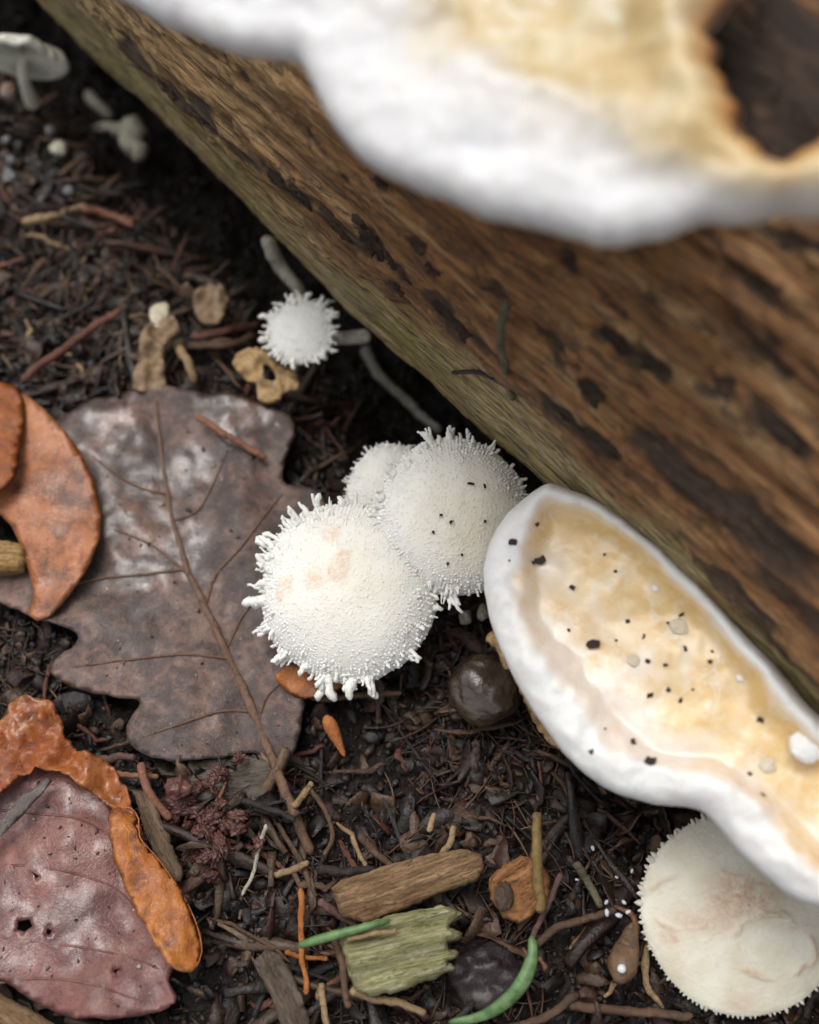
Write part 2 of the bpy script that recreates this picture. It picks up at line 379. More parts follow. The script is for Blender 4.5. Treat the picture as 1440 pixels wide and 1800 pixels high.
# ------------------------------------------------------------------ log
def m_log():
    n = N('weathered_log_wood'); dk = n.attr('dark'); st = n.attr('strip'); v = n.map(n.co, (.55, 4.5, 4.5)); v2 = n.map(n.co, (1.6, 26, 26))
    a = n.noise(1.0, 6, .62, .4, v); b = n.noise(1.0, 5, .65, .2, v2); c = n.noise(.5, 4, .6); e = n.noise(26, 4, .7)
    rust = n.ramp(a, [(.30, (.10, .042, .018)), (.42, (.25, .105, .036)), (.54, (.41, .195, .07)), (.68, (.55, .36, .17))])
    olive = n.ramp(a, [(.28, (.19, .13, .05)), (.48, (.43, .32, .14)), (.7, (.64, .51, .27))])
    olive = n.mix(n.ramp(c, [(.45, 0.), (.65, .45)]), olive, (.27, .25, .075))
    # the far upper length of the log is barer and paler than its lower right
    sx = n.new('ShaderNodeSeparateXYZ'); n.t.links.new(n.co, sx.inputs[0])
    far = n.ramp(n.math('ADD', n.math('MULTIPLY', sx.outputs[0], -.08), n.math('MULTIPLY', c, .5)), [(.35, 0.), (.85, .9)])
    rust = n.mix(far, rust, n.mix(.4, olive, (.30, .15, .06)))
    col = n.mix(st, rust, olive)
    col = n.mix(n.ramp(b, [(.36, .9), (.53, 0.)]), col, (.055, .032, .017))
    col = n.mix(n.math('MULTIPLY', n.ramp(b, [(.58, 0.), (.74, .55)]), st), col, (.55, .46, .25))
    dc = n.ramp(n.noise(1.0, 4, .6, 0, v2), [(.3, (.016, .011, .010)), (.7, (.055, .034, .025))])
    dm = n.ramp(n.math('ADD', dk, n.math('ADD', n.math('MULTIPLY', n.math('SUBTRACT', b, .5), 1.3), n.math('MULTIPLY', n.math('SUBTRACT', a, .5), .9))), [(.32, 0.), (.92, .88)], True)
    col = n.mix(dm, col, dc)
    moss = n.math('MULTIPLY', n.ramp(n.noise(7, 4, .7), [(.60, 0.), (.68, .8)]), st)
    col = n.mix(moss, col, (.15, .19, .035))
    fine = n.noise(1.0, 5, .7, .15, n.map(n.co, (3., 60, 60)))
    col = n.mix(n.ramp(fine, [(.36, .6), (.47, 0.)]), col, (.03, .018, .011)); col = n.mix(n.ramp(fine, [(.58, 0.), (.72, .45)]), col, (.55, .40, .20))
    pits = n.ramp(n.voro(9, n.map(n.co, (.6, 2.2, 2.2))), [(.05, .85), (.13, 0.)])
    col = n.mix(n.math('MULTIPLY', pits, n.ramp(c, [(.4, 0.), (.55, 1.)])), col, (.02, .013, .01))
    nb = n.bump(fine, .7, .025, n.bump(b, .8, .06, n.bump(a, .5, .08)))
    return n.out(col, n.ramp(a, [(.3, .36), (.7, .62)]), nb, .4)
lx = np.concatenate([-np.geomspace(70, 17.2, 10), np.arange(-17, 9.5, .036), np.geomspace(9.6, 50, 10)])
la = np.concatenate([np.linspace(-16, -2.2, 22), np.arange(-2., 13.5, .045), np.linspace(13.7, 2*math.pi*R_LOG-16.3, 20)])
LX, LA = np.meshgrid(lx, la); hh, dkk, stt = log_fields(LX.ravel(), LA.ravel())
taper = 1
rr = R_LOG+hh; th = TH0-LA.ravel()/R_LOG
LV = np.stack([LX.ravel(), rr*np.cos(th), rr*np.sin(th)], 1)
na, nl = len(la), len(lx); ii = np.arange(na*nl).reshape(na, nl); i2 = np.concatenate([ii, ii[:1]])
LF = np.stack([i2[:-1, :-1], i2[1:, :-1], i2[1:, 1:], i2[:-1, 1:]], -1).reshape(-1, 4)[:, ::-1]
caps0 = [tuple(int(k) for k in ii[:, 0]), tuple(int(k) for k in ii[::-1, -1])]
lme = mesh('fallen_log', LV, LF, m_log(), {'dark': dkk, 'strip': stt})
logo = bpy.data.objects.new('fallen_log', lme); COL.objects.link(logo)
logo.matrix_world = Matrix(((DX[0], NH[0], 0, LOG_O[0]), (DX[1], NH[1], 0, LOG_O[1]), (0, 0, 1, LOG_O[2]), (0, 0, 0, 1)))
tag(logo, 'thick barkless fallen log, rusty brown above with an olive lower strip', 'log')
def on_log_part(name, V, F, mat, attrs=None):
    d = np.asarray(V)-LOG_O; L = np.stack([d@DX, d@NH, d[:, 2]], 1)
    o = bpy.data.objects.new(name, mesh(name, L, F, mat, attrs)); COL.objects.link(o); o.parent = logo; return o
# ------------------------------------------------------------------ bark remnants: raised flakes still on the log
M_FLAKE = m_wood('dark_bark', (.022, .014, .011), (.055, .033, .022), (.13, .075, .042), (1.5, 12, 12), .6)
def flake(px, py, l, wd, seed):
    x0, a0 = hit_log(px, py); k = 26
    th_ = np.arange(k)/k*2*np.pi; e = hit_log(px+wd*.678, py-wd*.735); w_ = max(abs(e[1]-a0), .03); e = hit_log(px+l*.735, py+l*.678); l_ = abs(e[0]-x0)
    rad = 1+.5*fbm(P3(np.cos(th_)*2, np.sin(th_)*2, seed), 4, .65)
    V, F = [], []
    fr = [1, .96, .8, .55, .25]
    for j, q in enumerate(fr):
        lift = [-.03, .012, .028, .03, .03][j]
        xs = x0+l_*q*rad*np.cos(th_); as_ = a0+w_*q*rad*np.sin(th_)
        V.append(log_point(xs, as_, lift+.012*fbm(P3(xs*6, as_*12, seed), 3)))
    V = np.concatenate(V+[log_point(x0, a0, .05)])
    for j in range(4):
        for i in range(k):
            a = j*k+i; b = j*k+(i+1) % k; F.append((a, b, b+k, a+k))
    for i in range(k): F.append((4*k+i, 4*k+(i+1) % k, 5*k))
    on_log_part('bark_flake', V, F, M_FLAKE)
for i, (x, y, l, wd) in enumerate([(655,425,24,17),(690,462,20,9),(715,485,16,10),(745,432,14,7),(602,405,26,6),(540,345,22,8),(640,385,16,6),(500,312,26,5),(680,313,13,9),(1000,466,18,12),
     (780,548,26,14),(812,580,18,12),(1075,610,40,8),(1130,648,26,10),(1032,690,30,13),(985,725,44,9),(1060,778,40,11),(1365,765,50,12),(350,190,30,7),(295,150,26,6),(700,505,16,7),(770,470,14,6)]):
    flake(x, y, l, wd, i*1.7)
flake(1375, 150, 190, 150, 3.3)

# ==================================================================================== BRACKET FUNGI
def m_bracket(name, shift=0., pale=0., tone=None, soft=(.62, 1.05)):
    n = N(name); ed = n.attr('edge'); sd_ = n.attr('side'); un = n.attr('under'); bu = n.attr('notch'); a = n.noise(1.2, 5, .6, .4); b = n.noise(4.5, 6, .68, .7); f = n.noise(26, 5, .7)
    rimn = n.math('SUBTRACT', 1., n.math('MULTIPLY', sd_, .75)); g = n.noise(1.9, 3, .5, .5)
    e2 = n.math('ADD', ed, n.math('MULTIPLY', n.math('MULTIPLY', n.math('SUBTRACT', a, .5), 1.1), rimn)); e2 = n.math('ADD', e2, n.math('MULTIPLY', n.math('MULTIPLY', n.math('SUBTRACT', b, .5), .75), rimn))
    ochre = n.ramp(n.math('ADD', n.math('MULTIPLY', b, .16), n.math('MULTIPLY', g, .84)), [(.34, (.80, .69, .52)), (.45, (.78, .60, .34)), (.56, (.73, .50, .21)), (.66, (.77, .58, .32)), (.76, (.80, .69, .50))], True)
    pink = n.ramp(b, [(.3, (.80, .66, .56)), (.5, (.82, .73, .64)), (.7, (.82, .77, .70))])
    om = n.ramp(n.math('ADD', n.math('ADD', sd_, n.math('MULTIPLY', n.math('SUBTRACT', a, .5), 1.1)), shift), [(.36, 0.), (.72, 1.)], True)
    inner = n.mix(om, pink, ochre)
    inner = n.mix(pale, inner, (.80, .76, .62))
    inner = n.mix(1., inner, tone or (1., 1., 1.), 'MULTIPLY'); e2 = n.math('MULTIPLY', e2, .5)
    wm = n.ramp(e2, [(soft[0]*.5, 0.), (soft[1]*.5, 1.)], True)
    col = n.mix(wm, n.ramp(b, [(.3, (.69, .68, .68)), (.55, (.77, .77, .76))]), inner)
    wht = n.math('MULTIPLY', n.ramp(n.noise(2.6, 6, .75, .5), [(.56, 0.), (.72, .8)]), wm); col = n.mix(wht, col, (.80, .77, .68))
    drk = n.math('MULTIPLY', n.ramp(n.noise(8, 5, .75), [(.62, 0.), (.76, .35)]), wm); col = n.mix(drk, col, (.55, .34, .12))
    if tone: col = n.mix(1., col, (.86, .86, .88), 'MULTIPLY')
    col = n.mix(n.math('MULTIPLY', bu, n.ramp(b, [(.3, .6), (.5, 1.)])), col, n.ramp(bu, [(.2, (.52, .36, .13)), (.7, (.56, .24, .05)), (1., (.14, .06, .03))]))
    col = n.mix(un, col, (.75, .70, .60))
    r = n.mix(wm, (.6, .6, .6), n.ramp(a, [(.3, .16), (.7, .30)]))
    return n.out(col, r, n.bump(f, .35, .02, n.bump(b, .18, .04)), .6, sss=.4, rad=(.3, .2, .12), coat=0 if tone else n.math('MULTIPLY', wm, .4), coat_r=.2, coatn=n.bump(g, .25, .03))
def bracket(name, label, pix, p0, nv, mat, wide, thick, dent, lump, sideref, sp, jag, seed=0, notch=None):
    ROOT = thing(name, label, 'bracket fungus', tuple(p0)); n_ = nrm(nv); e1 = nrm(np.cross([0, 1, 0], n_)); e2 = np.cross(n_, e1); p0 = np.asarray(p0)
    def rnd(d): return np.sqrt(np.clip(1-(1-np.clip(d/(thick*.55), 0, 1))**2, 0, 1))
    def fields(x, y):
        W = p0+x[:, None]*e1+y[:, None]*e2; s = np.clip((W@NH-sideref[0])/(sideref[1]-sideref[0]), -.3, 1.3)
        wl_ = wide[0]+(wide[1]-wide[0])*sstep(.45, 1.05, s); wl_ = wl_*(1+.35*fbm(P3(x*.9, y*.9, seed+6), 3)); nd = np.full(len(x), 9.)
        if notch is not None:
            nd = dpoly(np.stack([x, y], 1), np.array([[(onplane(u, v, p0, n_)-p0)@e1, (onplane(u, v, p0, n_)-p0)@e2] for u, v in notch]), False)
        return s, np.maximum(wl_, .1), nd
    def top(x, y, d):
        s, wl_, nd = fields(x, y); q = d/wl_
        h = thick*.5*rnd(d)*(1-.45*np.exp(-nd/.2))+.05*np.exp(-((q-.6)/.4)**2)+.13*np.exp(-((q-.55)/.5)**2)*sstep(.5, 1., s)-dent*sstep(.75, 1.35, q)
        nz = lump*fbm(P3(x*1.3, y*1.3, seed), 3, .45)*sstep(0, .5, d)+(.05 if notch is None else .03)*fbm(P3(x*4.2, y*4.2, seed+4), 3, .5)*sstep(0, .2, d)*(1-.8*sstep(.8, 1.5, q))+(.014 if notch is None else 0)*fbm(P3(x*12, y*12, seed+9), 2)*sstep(0, .1, d)*(1-.7*sstep(.8, 1.5, q))
        return h+nz*(1 if notch is None else .75)
    def bot(x, y, d): return -thick*.5*rnd(d)-.05*fbm(P3(x*3, y*3, seed+2), 3)*sstep(0, .2, d)
    def attrs(x, y, d, isbot):
        s, wl_, nd = fields(x, y)
        return {'edge': d/wl_+1.2*np.exp(-nd/.5), 'side': np.clip(s, 0, 1), 'under': isbot, 'notch': np.exp(-np.maximum(nd-.02, 0)/.16)}
    slab('cap', pix, p0, nv, mat, ROOT, sp, top, bot, jag, 2.2, offs=(.012, .035, .075), attrs=attrs, seed=seed, step=.035)
    return ROOT, top
# right-hand bracket, in focus
pa, pb, pc = onz(965, 858, 3.0), onz(1440, 1262, 3.0), onz(1010, 1350, 2.35)
NR = nrm(np.cross(pb-pa, pc-pa)); NR = NR if NR[2] > 0 else -NR
P0R = onplane(1150, 1180, pa, NR)
RIGHT = [(962,854),(930,872),(893,905),(862,955),(851,1010),(857,1070),(876,1130),(905,1195),(945,1262),(985,1315),(1030,1362),(1085,1396),(1150,1414),(1212,1420),(1238,1432),(1268,1462),(1305,1505),(1350,1546),
         (1400,1580),(1440,1596),(1530,1640),(1620,1640),(1690,1560),(1670,1440),(1560,1345),(1440,1258),(1360,1170),(1290,1095),(1220,1015),(1150,950),(1085,902),(1030,874),(985,858)]
sr = [np.dot(onplane(1000, 1330, P0R, NR), NH), np.dot(onplane(1250, 1090, P0R, NR), NH)]
BR, BRtop = bracket('bracket_fungus', 'cream and ochre bracket with thick white rim sitting over the brown button mushroom', RIGHT, P0R, NR, m_bracket('bracket_skin', .0), (.48, .25), .5, .19, .05, sr, .045, .014, 3)
def rz(px, py, lift=0.):                                              # point on top of the right bracket
    p = onplane(px, py, P0R, NR); e1 = nrm(np.cross([0, 1, 0], NR)); e2 = np.cross(NR, e1)
    u, v = (p-P0R)@e1, (p-P0R)@e2; poly = np.array([[(onplane(x, y, P0R, NR)-P0R)@e1, (onplane(x, y, P0R, NR)-P0R)@e2] for x, y in RIGHT])
    d = dpoly(np.array([[u, v]]), poly); h = BRtop(np.array([u]), np.array([v]), d)[0]
    return onplane(px, py, P0R+NR*(h+lift), NR)
M_WHITE = m_cap('white_growth', (.82, .82, .80), (.8, .74, .62), sss=.2)
M_WET = m_cap('damp_growth', (.68, .60, .47), (.66, .52, .33), sss=.3)
for i, (x, y, r, m) in enumerate([(1418,1312,30,M_WHITE),(1195,1102,18,M_WET),(1116,1160,14,M_WET),(1302,1192,8,M_WHITE),(1350,1345,16,M_WET),(1154,1034,8,M_WHITE)]):
    p = rz(x, y, -.02); rr_ = r*pxs(p); blob('growth_knob', p, (rr_, rr_*.9, rr_*.5), m, BR, .2, 1.8, 4, i)
# upper bracket, close to the lens
ZT = 8.1
pa, pb, pc = onz(300, 20, ZT-.5), onz(1100, 420, ZT-.35), onz(1000, -100, ZT+.35)
NT_ = nrm(np.cross(pb-pa, pc-pa)); NT_ = NT_ if NT_[2] > 0 else -NT_
P0T = onplane(900, 150, pa, NT_)
UPPER = [(120,-80),(200,-5),(270,30),(380,82),(470,103),(530,108),(552,150),(580,205),(612,255),(655,295),(710,325),(770,350),(830,372),(900,393),(980,408),(1050,428),(1130,426),(1185,408),(1240,390),(1300,394),
         (1380,376),(1440,380),(1540,372),(1640,330),(1660,230),(1560,190),(1470,215),(1430,262),(1405,272),(1378,294),(1345,284),(1330,262),(1302,250),(1294,228),(1303,200),(1284,180),(1276,150),(1255,128),(1260,98),(1243,72),(1262,40),(1290,5),(1330,-60),(1330,-170),(1000,-260),(500,-260),(200,-200)]
su = [np.dot(onplane(880, 330, P0T, NT_), NH), np.dot(onplane(1000, 60, P0T, NT_), NH)]
BU, BUtop = bracket('bracket_fungus', 'big white bracket with ochre centre nearest the camera, overhanging the log at the top', UPPER, P0T, NT_, m_bracket('upper_bracket_skin', .16, .15, (.74, .74, .64), (.35, 1.45)), (1.25, .5), .42, .08, .12, su, .045, .03, 8, notch=UPPER[22:43])
# lower lobe at its left
# ==================================================================================== SPINY WHITE MUSHROOMS
def spine_mesh(seed, mat):
    rs = np.random.default_rng(seed); t = np.linspace(0, 1, 7)
    p = np.stack([.16*np.cumsum(rs.normal(size=7))*t*.5, .16*np.cumsum(rs.normal(size=7))*t*.5, t], 1)
    r = .24*(1-t*.65)*(1+.32*rs.normal(size=7)); r = np.clip(r, .07, .34); r[-1] = .08
    if seed % 3 == 0: r[-3:-1] = .19                                   # knobbed tips
    V, F = tube_geo(p, r, 6, 1, .25, 5, seed)
    return mesh('spine', V, F, mat)
M_CAP = m_cap('white_warty_skin'); M_CAP2 = m_cap('cream_warty_skin', (.88, .86, .79), (.86, .78, .63))
M_WART = m_cap('white_warts', (.87, .865, .82), (.86, .80, .68), sss=0)
SPINES = [spine_mesh(k, M_WART) for k in range(10)]
M_STEM = m_stick('pale_stem', (.62, .58, .46), (.80, .76, .66), .6)
M_GILL = m_cap('pale_gills', (.84, .83, .74), (.78, .76, .62), sss=.2)
def basis(ax):
    ax = nrm(ax); e1 = nrm(CR-np.dot(CR, ax)*ax); return e1, np.cross(ax, e1), ax
def dome(R, H, ax, c, nr=40, na=128, lump=.05, fl=1.1, power=2.2, seed=0, curl=.12):
    """cap surface from apex to rim and back under to the stem"""
    e1, e2, e3 = basis(ax); r = np.sin(np.linspace(0, 1, nr)*np.pi/2); V = []
    z = H*(1-r**power)**.62
    ring = [(ri, zi) for ri, zi in zip(r, z)]+[(.985, -curl*R*.5), (.93, -curl*R*.75), (.8, -curl*R*.2), (.5, H*.25), (.15, H*.4)]
    th = np.arange(na)/na*2*np.pi
    for k, (ri, zi) in enumerate(ring):
        q = np.stack([ri*np.cos(th), ri*np.sin(th)], 1)
        nz = fbm(P3(q[:, 0]*fl, q[:, 1]*fl, seed+.3*zi), 3); rad = R*(1+lump*ri*nz)
        V.append(c+(q[:, :1]*rad[:, None])*e1+(q[:, 1:]*rad[:, None])*e2+((zi+lump*R*.8*nz*(1-ri*.5)))[:, None]*e3)
    m = len(ring); V = np.concatenate(V); ii = np.arange(m*na).reshape(m, na); jj = np.roll(ii, -1, 1)
    F = np.stack([ii[:-1], jj[:-1], jj[1:], ii[1:]], -1).reshape(-1, 4)[:, ::-1]
    return V, np.ascontiguousarray(F), np.repeat([k[0] for k in ring], na), nr
def wart_geo(k=5):
    a = np.arange(k)/k*2*np.pi; V = np.concatenate([np.stack([np.cos(a), np.sin(a), 0*a-.3], 1), np.stack([.72*np.cos(a+.3), .72*np.sin(a+.3), 0*a+.55], 1), [[0, 0, 1.]]])
    F = []
    for i in range(k):
        j = (i+1) % k; F += [(i, j, k+j), (i, k+j, k+i), (k+i, k+j, 2*k)]
    return V, np.array(F)
def scatter(name, geo, C, NRM, S, H, mat, root, attrs=None, kind='stuff', tint=None, tilt=.35, asp=None, smooth=True):
    """many small pieces joined into one mesh"""
    V0, F0 = geo; m = len(C); NRM = NRM+RNG.normal(size=(m, 3))*tilt; NRM /= np.linalg.norm(NRM, axis=1)[:, None]
    a = np.cross(NRM, RNG.normal(size=(m, 3))); a /= np.linalg.norm(a, axis=1)[:, None]; b = np.cross(NRM, a)
    V = C[:, None]+S[:, None, None]*(V0[None, :, :1]*a[:, None]+V0[None, :, 1:2]*b[:, None]*(1 if asp is None else asp[:, None, None]))+(H[:, None]*V0[None, :, 2])[..., None]*NRM[:, None]
    F = (F0[None]+(np.arange(m)*len(V0))[:, None, None]).reshape(-1, F0.shape[1])
    at = {k: np.repeat(v, len(V0), 0) for k, v in (attrs or {}).items()}
    if tint is not None: at['tint'] = np.repeat(tint, len(V0), 0)
    o = obj(name, V.reshape(-1, 3), F, mat, root, loc=None if root is not None else (0, 0, 0), attrs=at, smooth=smooth)
    if kind: o['kind'] = kind
    return o
def spiny(label, cx, cy, z, rpx, ax, hr, n_sp, n_w, sp_px, big=(), stains=(), cream=.4, seed=0, stem_to=None, stem_px=18, mat=None, lump=.05, centre=(0, 0), power=2.2):
    mat = mat or M_CAP; c = onz(cx, cy, z); k = pxs(c); R = rpx*k; e1, e2, e3 = basis(ax); H = R*hr
    root = thing('spiny_mushroom', label, 'mushroom', tuple(c), 'white spiny mushrooms beside the log')
    V, F, rr_, nr = dome(R, H, ax, c, seed=seed, lump=lump, power=power)
    def attr_of(P):
        q = P-c; u = q@e1/R-centre[0]; v = q@e2/R-centre[1]; s = np.zeros(len(P))
        for (su_, sv, sr_) in stains: s = np.maximum(s, 1-sstep(sr_*.3, sr_, np.hypot(q@e1/R-su_, q@e2/R-sv)))
        return {'stain': s, 'cream': np.clip(cream*(1.15-np.hypot(u, v)*1.1), 0, 1)}
    cap = obj('cap', V, F, mat, root, attrs=attr_of(V))
    # surface samples
    rs = np.random.default_rng(seed+11); Vt = V[:nr*128].reshape(nr, 128, 3)
    def surf(ri, th):
        i = np.clip(np.arcsin(np.clip(ri, 0, 1))/(np.pi/2)*(nr-1), 0, nr-1.001); i0 = i.astype(int); f = (i-i0)[:, None]; j = (th/(2*np.pi)*128).astype(int) % 128
        P = Vt[i0, j]*(1-f)+Vt[np.minimum(i0+1, nr-1), j]*f
        du = Vt[np.minimum(i0+1, nr-1), j]-Vt[np.maximum(i0-1, 0), j]; dv = Vt[i0, (j+1) % 128]-Vt[i0, (j-1) % 128]
        n_ = np.cross(du, dv); n_ /= np.linalg.norm(n_, axis=1)[:, None]+1e-12
        s = np.sign((n_@e3)); s[s == 0] = 1; return P, n_*s[:, None]
    t = rs.uniform(0, 1, n_w); ri = np.sqrt(t)*.995; ri = np.where(rs.uniform(size=n_w) < .6, .7+.3*rs.uniform(size=n_w)**.7, ri); th_ = rs.uniform(0, 2*np.pi, n_w); P, NN = surf(ri, th_)
    grow = .55+.7*ri**3; clump = np.clip(1+.5*fbm(P*5, 3), .5, 1.6); S = rs.uniform(.5, 1.2, n_w)*3.3*k*grow*clump; Hh = S*rs.uniform(.2, .42, n_w)*(1+1.3*ri**12)
    scatter('warts', wart_geo(), P, NN, S, Hh, M_WART, cap, attr_of(P), tilt=.3)
    # spines round the margin, each a part
    def add(th0, r0, ln, wd):
        P, NN = surf(np.array([r0]), np.array([th0 % (2*np.pi)])); rad = nrm(math.cos(th0)*e1+math.sin(th0)*e2)
        d = nrm(NN[0]*rs.uniform(.35, .8)+rad*rs.uniform(.6, 1.1)-e3*rs.uniform(-.1, .3)+rs.normal(size=3)*.16)
        o = bpy.data.objects.new('spine', SPINES[rs.integers(len(SPINES))]); COL.objects.link(o); o.parent = root
        o.location = P[0]-d*ln*.12-c; q = Vector(d).to_track_quat('Z', 'Y'); o.rotation_mode = 'QUATERNION'
        from mathutils import Quaternion
        o.rotation_quaternion = q@Quaternion((0, 0, 1), rs.uniform(0, 6.28)); o.scale = (wd, wd, ln)
    for i in range(n_sp):
        th0 = (i+rs.uniform(-.4, .4))/n_sp*2*np.pi; ln = sp_px*k*rs.uniform(.45, 1.15); add(th0, rs.uniform(.9, .995), ln, ln*rs.uniform(1.1, 1.65))
    for i in range(n_sp//2):
        ln = sp_px*k*rs.uniform(.3, .55); add(rs.uniform(0, 6.28), rs.uniform(.8, .93), ln, ln*rs.uniform(1.2, 1.7))
    for (deg, ln, cnt) in big:
        for q in range(cnt): l_ = ln*k*rs.uniform(.5, 1.02); add(math.radians(deg)+rs.normal()*.06, rs.uniform(.95, 1.), l_, l_*rs.uniform(.75, 1.15))
    # gills and stem
    if stem_to is not None:
        s0 = c+e3*H*.25; s1 = np.asarray(stem_to, float); mid = (s0+s1)/2-e3*R*.35
        tube('stem', [s0, mid, s1], stem_px*k*.9, stem_px*k*1.1, M_STEM, root, 12, bump=.08)
    g = []; gf = []
    for i in range(90):
        a = i/90*2*np.pi; rd = math.cos(a)*e1+math.sin(a)*e2; b0 = len(g)
        g += [c+rd*R*.2+e3*H*.36, c+rd*R*.9-e3*R*.03, c+rd*R*.9-e3*R*.10, c+rd*R*.2+e3*H*.12]
        tn = np.cross(e3, rd)*R*.006; g += [v+tn for v in g[b0:b0+4]]
        gf += [(b0, b0+1, b0+2, b0+3), (b0+7, b0+6, b0+5, b0+4), (b0+3, b0+2, b0+6, b0+7), (b0+1, b0+5, b0+6, b0+2)]
    obj('gills', np.array(g), gf, M_GILL, root, smooth=False)['kind'] = 'stuff'
    return root, c, k, surf, (e1, e2, e3, R, H)
CAMDIR = -CF
ax_up = np.array([0, 0, 1.])
base_log = lambda px, py: onz(px, py, -.2)
m_big = spiny('largest white spiny mushroom, lowest of the cluster, overlapping the oak leaf', 612, 1040, 1.25, 158, nrm(CAMDIR*.8+ax_up*.3-CR*.18), .44, 68, 2300, 19,
    big=[(150,40,4),(183,44,5),(203,34,4),(128,38,5),(108,36,4),(257,44,5),(273,40,3),(286,46,4),(225,30,5),(165,30,3),(318,26,3)],
    stains=[(-.62,.05,.16),(-.12,.62,.16),(-.28,.12,.18),(.03,.35,.14),(-.68,-.05,.12),(.0,.2,.2)], cream=.45, seed=1, stem_to=base_log(790, 1010), stem_px=24, centre=(.25, .1))
m_back = spiny('white spiny mushroom tucked at the back of the cluster, mostly hidden', 690, 862, 1.05, 84, nrm(CAMDIR*.6+ax_up*.6-CR*.25), .45, 46, 800, 11, cream=.12, seed=2, stem_to=base_log(800, 850), stem_px=16, big=[(120,16,3),(170,15,4)])
m_front = spiny('white spiny mushroom in the middle with dark specks on its creamy top', 796, 908, 1.75, 139, nrm(CAMDIR*.8+ax_up*.3+CR*.05), .42, 64, 1900, 16,
    big=[(108,30,4),(92,30,3),(80,28,2),(62,26,2),(196,34,4),(212,38,4),(262,22,4),(272,34,3),(225,26,4),(140,24,4),(300,18,3)], cream=.75, seed=3, stem_to=base_log(900, 900), stem_px=20, centre=(.3, -.15), mat=M_CAP2)
m_small = spiny('small white spiny mushroom standing alone near the log with star-shaped fringe', 528, 584, 1.1, 60, nrm(ax_up*1.0-np.array([0, .28, 0])-CR*.1), .22, 36, 300, 19, cream=.05, seed=4, stem_to=onz(652, 590, .7), stem_px=12,
    big=[(150,26,2),(60,24,3),(100,22,2),(30,22,2),(0,20,2)])
# ------------------------------------------------------------------ pale flat mushroom, bottom right
def m_flatcap():
    n = N('pale_flat_cap'); s = n.attr('stain'); a = n.noise(2.2, 5, .6); f = n.noise(34, 5, .7); g = n.noise(9, 4, .7)
    col = n.ramp(a, [(.3, (.64, .58, .45)), (.55, (.72, .68, .57)), (.75, (.77, .74, .65))])
    col = n.mix(n.math('MULTIPLY', s, n.ramp(g, [(.32, .15), (.62, 1.)])), col, (.50, .31, .20))
    col = n.mix(n.math('MULTIPLY', n.ramp(f, [(.55, 0.), (.72, .8)]), s), col, (.33, .15, .08))
    return n.out(col, n.mix(n.attr('wet'), (.6, .6, .6), (.22, .22, .22)), n.bump(f, .5, .02, n.bump(g, .3, .04)), .35, sss=.22, rad=(.15, .1, .06))
MF = m_flatcap()
def flatcap():
    c = onz(1302, 1604, .75); k = pxs(c); R = 172*k; ax = nrm(CAMDIR*.75+ax_up*.35-CR*.12); e1, e2, e3 = basis(ax); H = R*.15
    root = thing('pale_mushroom', 'pale cream mushroom with pinkish stained centre, partly under the right bracket', 'mushroom', tuple(c))
    V, F, rr_, nr = dome(R, H, ax, c, nr=110, na=260, lump=.025, seed=21, power=1.9)
    q = V-c; u = q@e1/R; v = q@e2/R; up = np.arange(len(V)) < nr*260
    # wrinkled damp folds pressed in the skin
    rel = np.zeros(len(V)); wet = np.zeros(len(V)); st = np.zeros(len(V))
    for (cu, cv, r_, a) in [(-.62,.1,.31,.02),(.28,-.30,.40,.02),(.34,.28,.34,.018),(-.1,.22,.26,.012)]:
        d = np.hypot((u-cu), (v-cv)*1.25)+.06*fbm(P3(u*4, v*4, 3), 3); wdw = sstep(-.15, .35, fbm(P3(u*2.2, v*2.2, 8), 2)+.1); arc = np.exp(-((d-r_)/.035)**2)*wdw; st = np.maximum(st, .75*arc); rel += a*arc*R-a*.35*R*(1-sstep(r_-.2, r_, d)); wet = np.maximum(wet, 1-sstep(r_-.06, r_+.02, d))
    for (cu, cv, ru, rv, a) in [(.0,.18,.55,.36,.85),(.02,.16,.22,.22,1.),(-.35,-.05,.5,.2,.55),(-.72,-.25,.16,.12,.6),(-.05,-.85,.2,.12,.35),(.5,-.1,.3,.1,.4)]:
        st = np.maximum(st, a*(1-sstep(.25, 1.1, np.hypot((u-cu)/ru, (v-cv)/rv))))
    V = V+((rel+.006*R*fbm(P3(u*5, v*5, 2), 3)+.003*R*fbm(P3(u*22, v*22, 7), 2))*up)[:, None]*e3
    cap = obj('cap', V, F, MF, root, attrs={'stain': st, 'wet': wet*.45})
    Vt = V[:nr*260].reshape(nr, 260, 3); rs = np.random.default_rng(5)
    g = wart_geo(); sp = mesh('fringe_tooth', g[0]*np.array([1, 1, 1.]), g[1], MF)
    sp.attributes.new('stain', 'FLOAT', 'POINT'); sp.attributes.new('wet', 'FLOAT', 'POINT')
    for i in range(120):
        th_ = (i+rs.uniform(-.4, .4))/120*2*np.pi; j = int(th_/(2*np.pi)*260) % 260; P = Vt[nr-1-rs.integers(0, 4), j]; rad = nrm(math.cos(th_)*e1+math.sin(th_)*e2)
        upper = 1.5 if 95 < math.degrees(th_) < 185 else .9
        l_ = k*rs.uniform(6, 11)*upper; l_ *= rs.uniform(.4, 1.3); d = nrm(rad+e3*rs.uniform(-.1, .4)+rs.normal(size=3)*.25)
        o = bpy.data.objects.new('fringe_tooth', sp); COL.objects.link(o); o.parent = root; o.location = P-d*l_*.2-c; o.rotation_mode = 'QUATERNION'; o.rotation_quaternion = Vector(d).to_track_quat('Z', 'Y'); o.scale = (l_*.45, l_*.45, l_)
    tube('stem', [c+e3*H*.3, c-e3*R*.5, c-e3*R*.9+np.array([.5, .3, -.4])], 22*k, 26*k, M_STEM, root, 12)
flatcap()
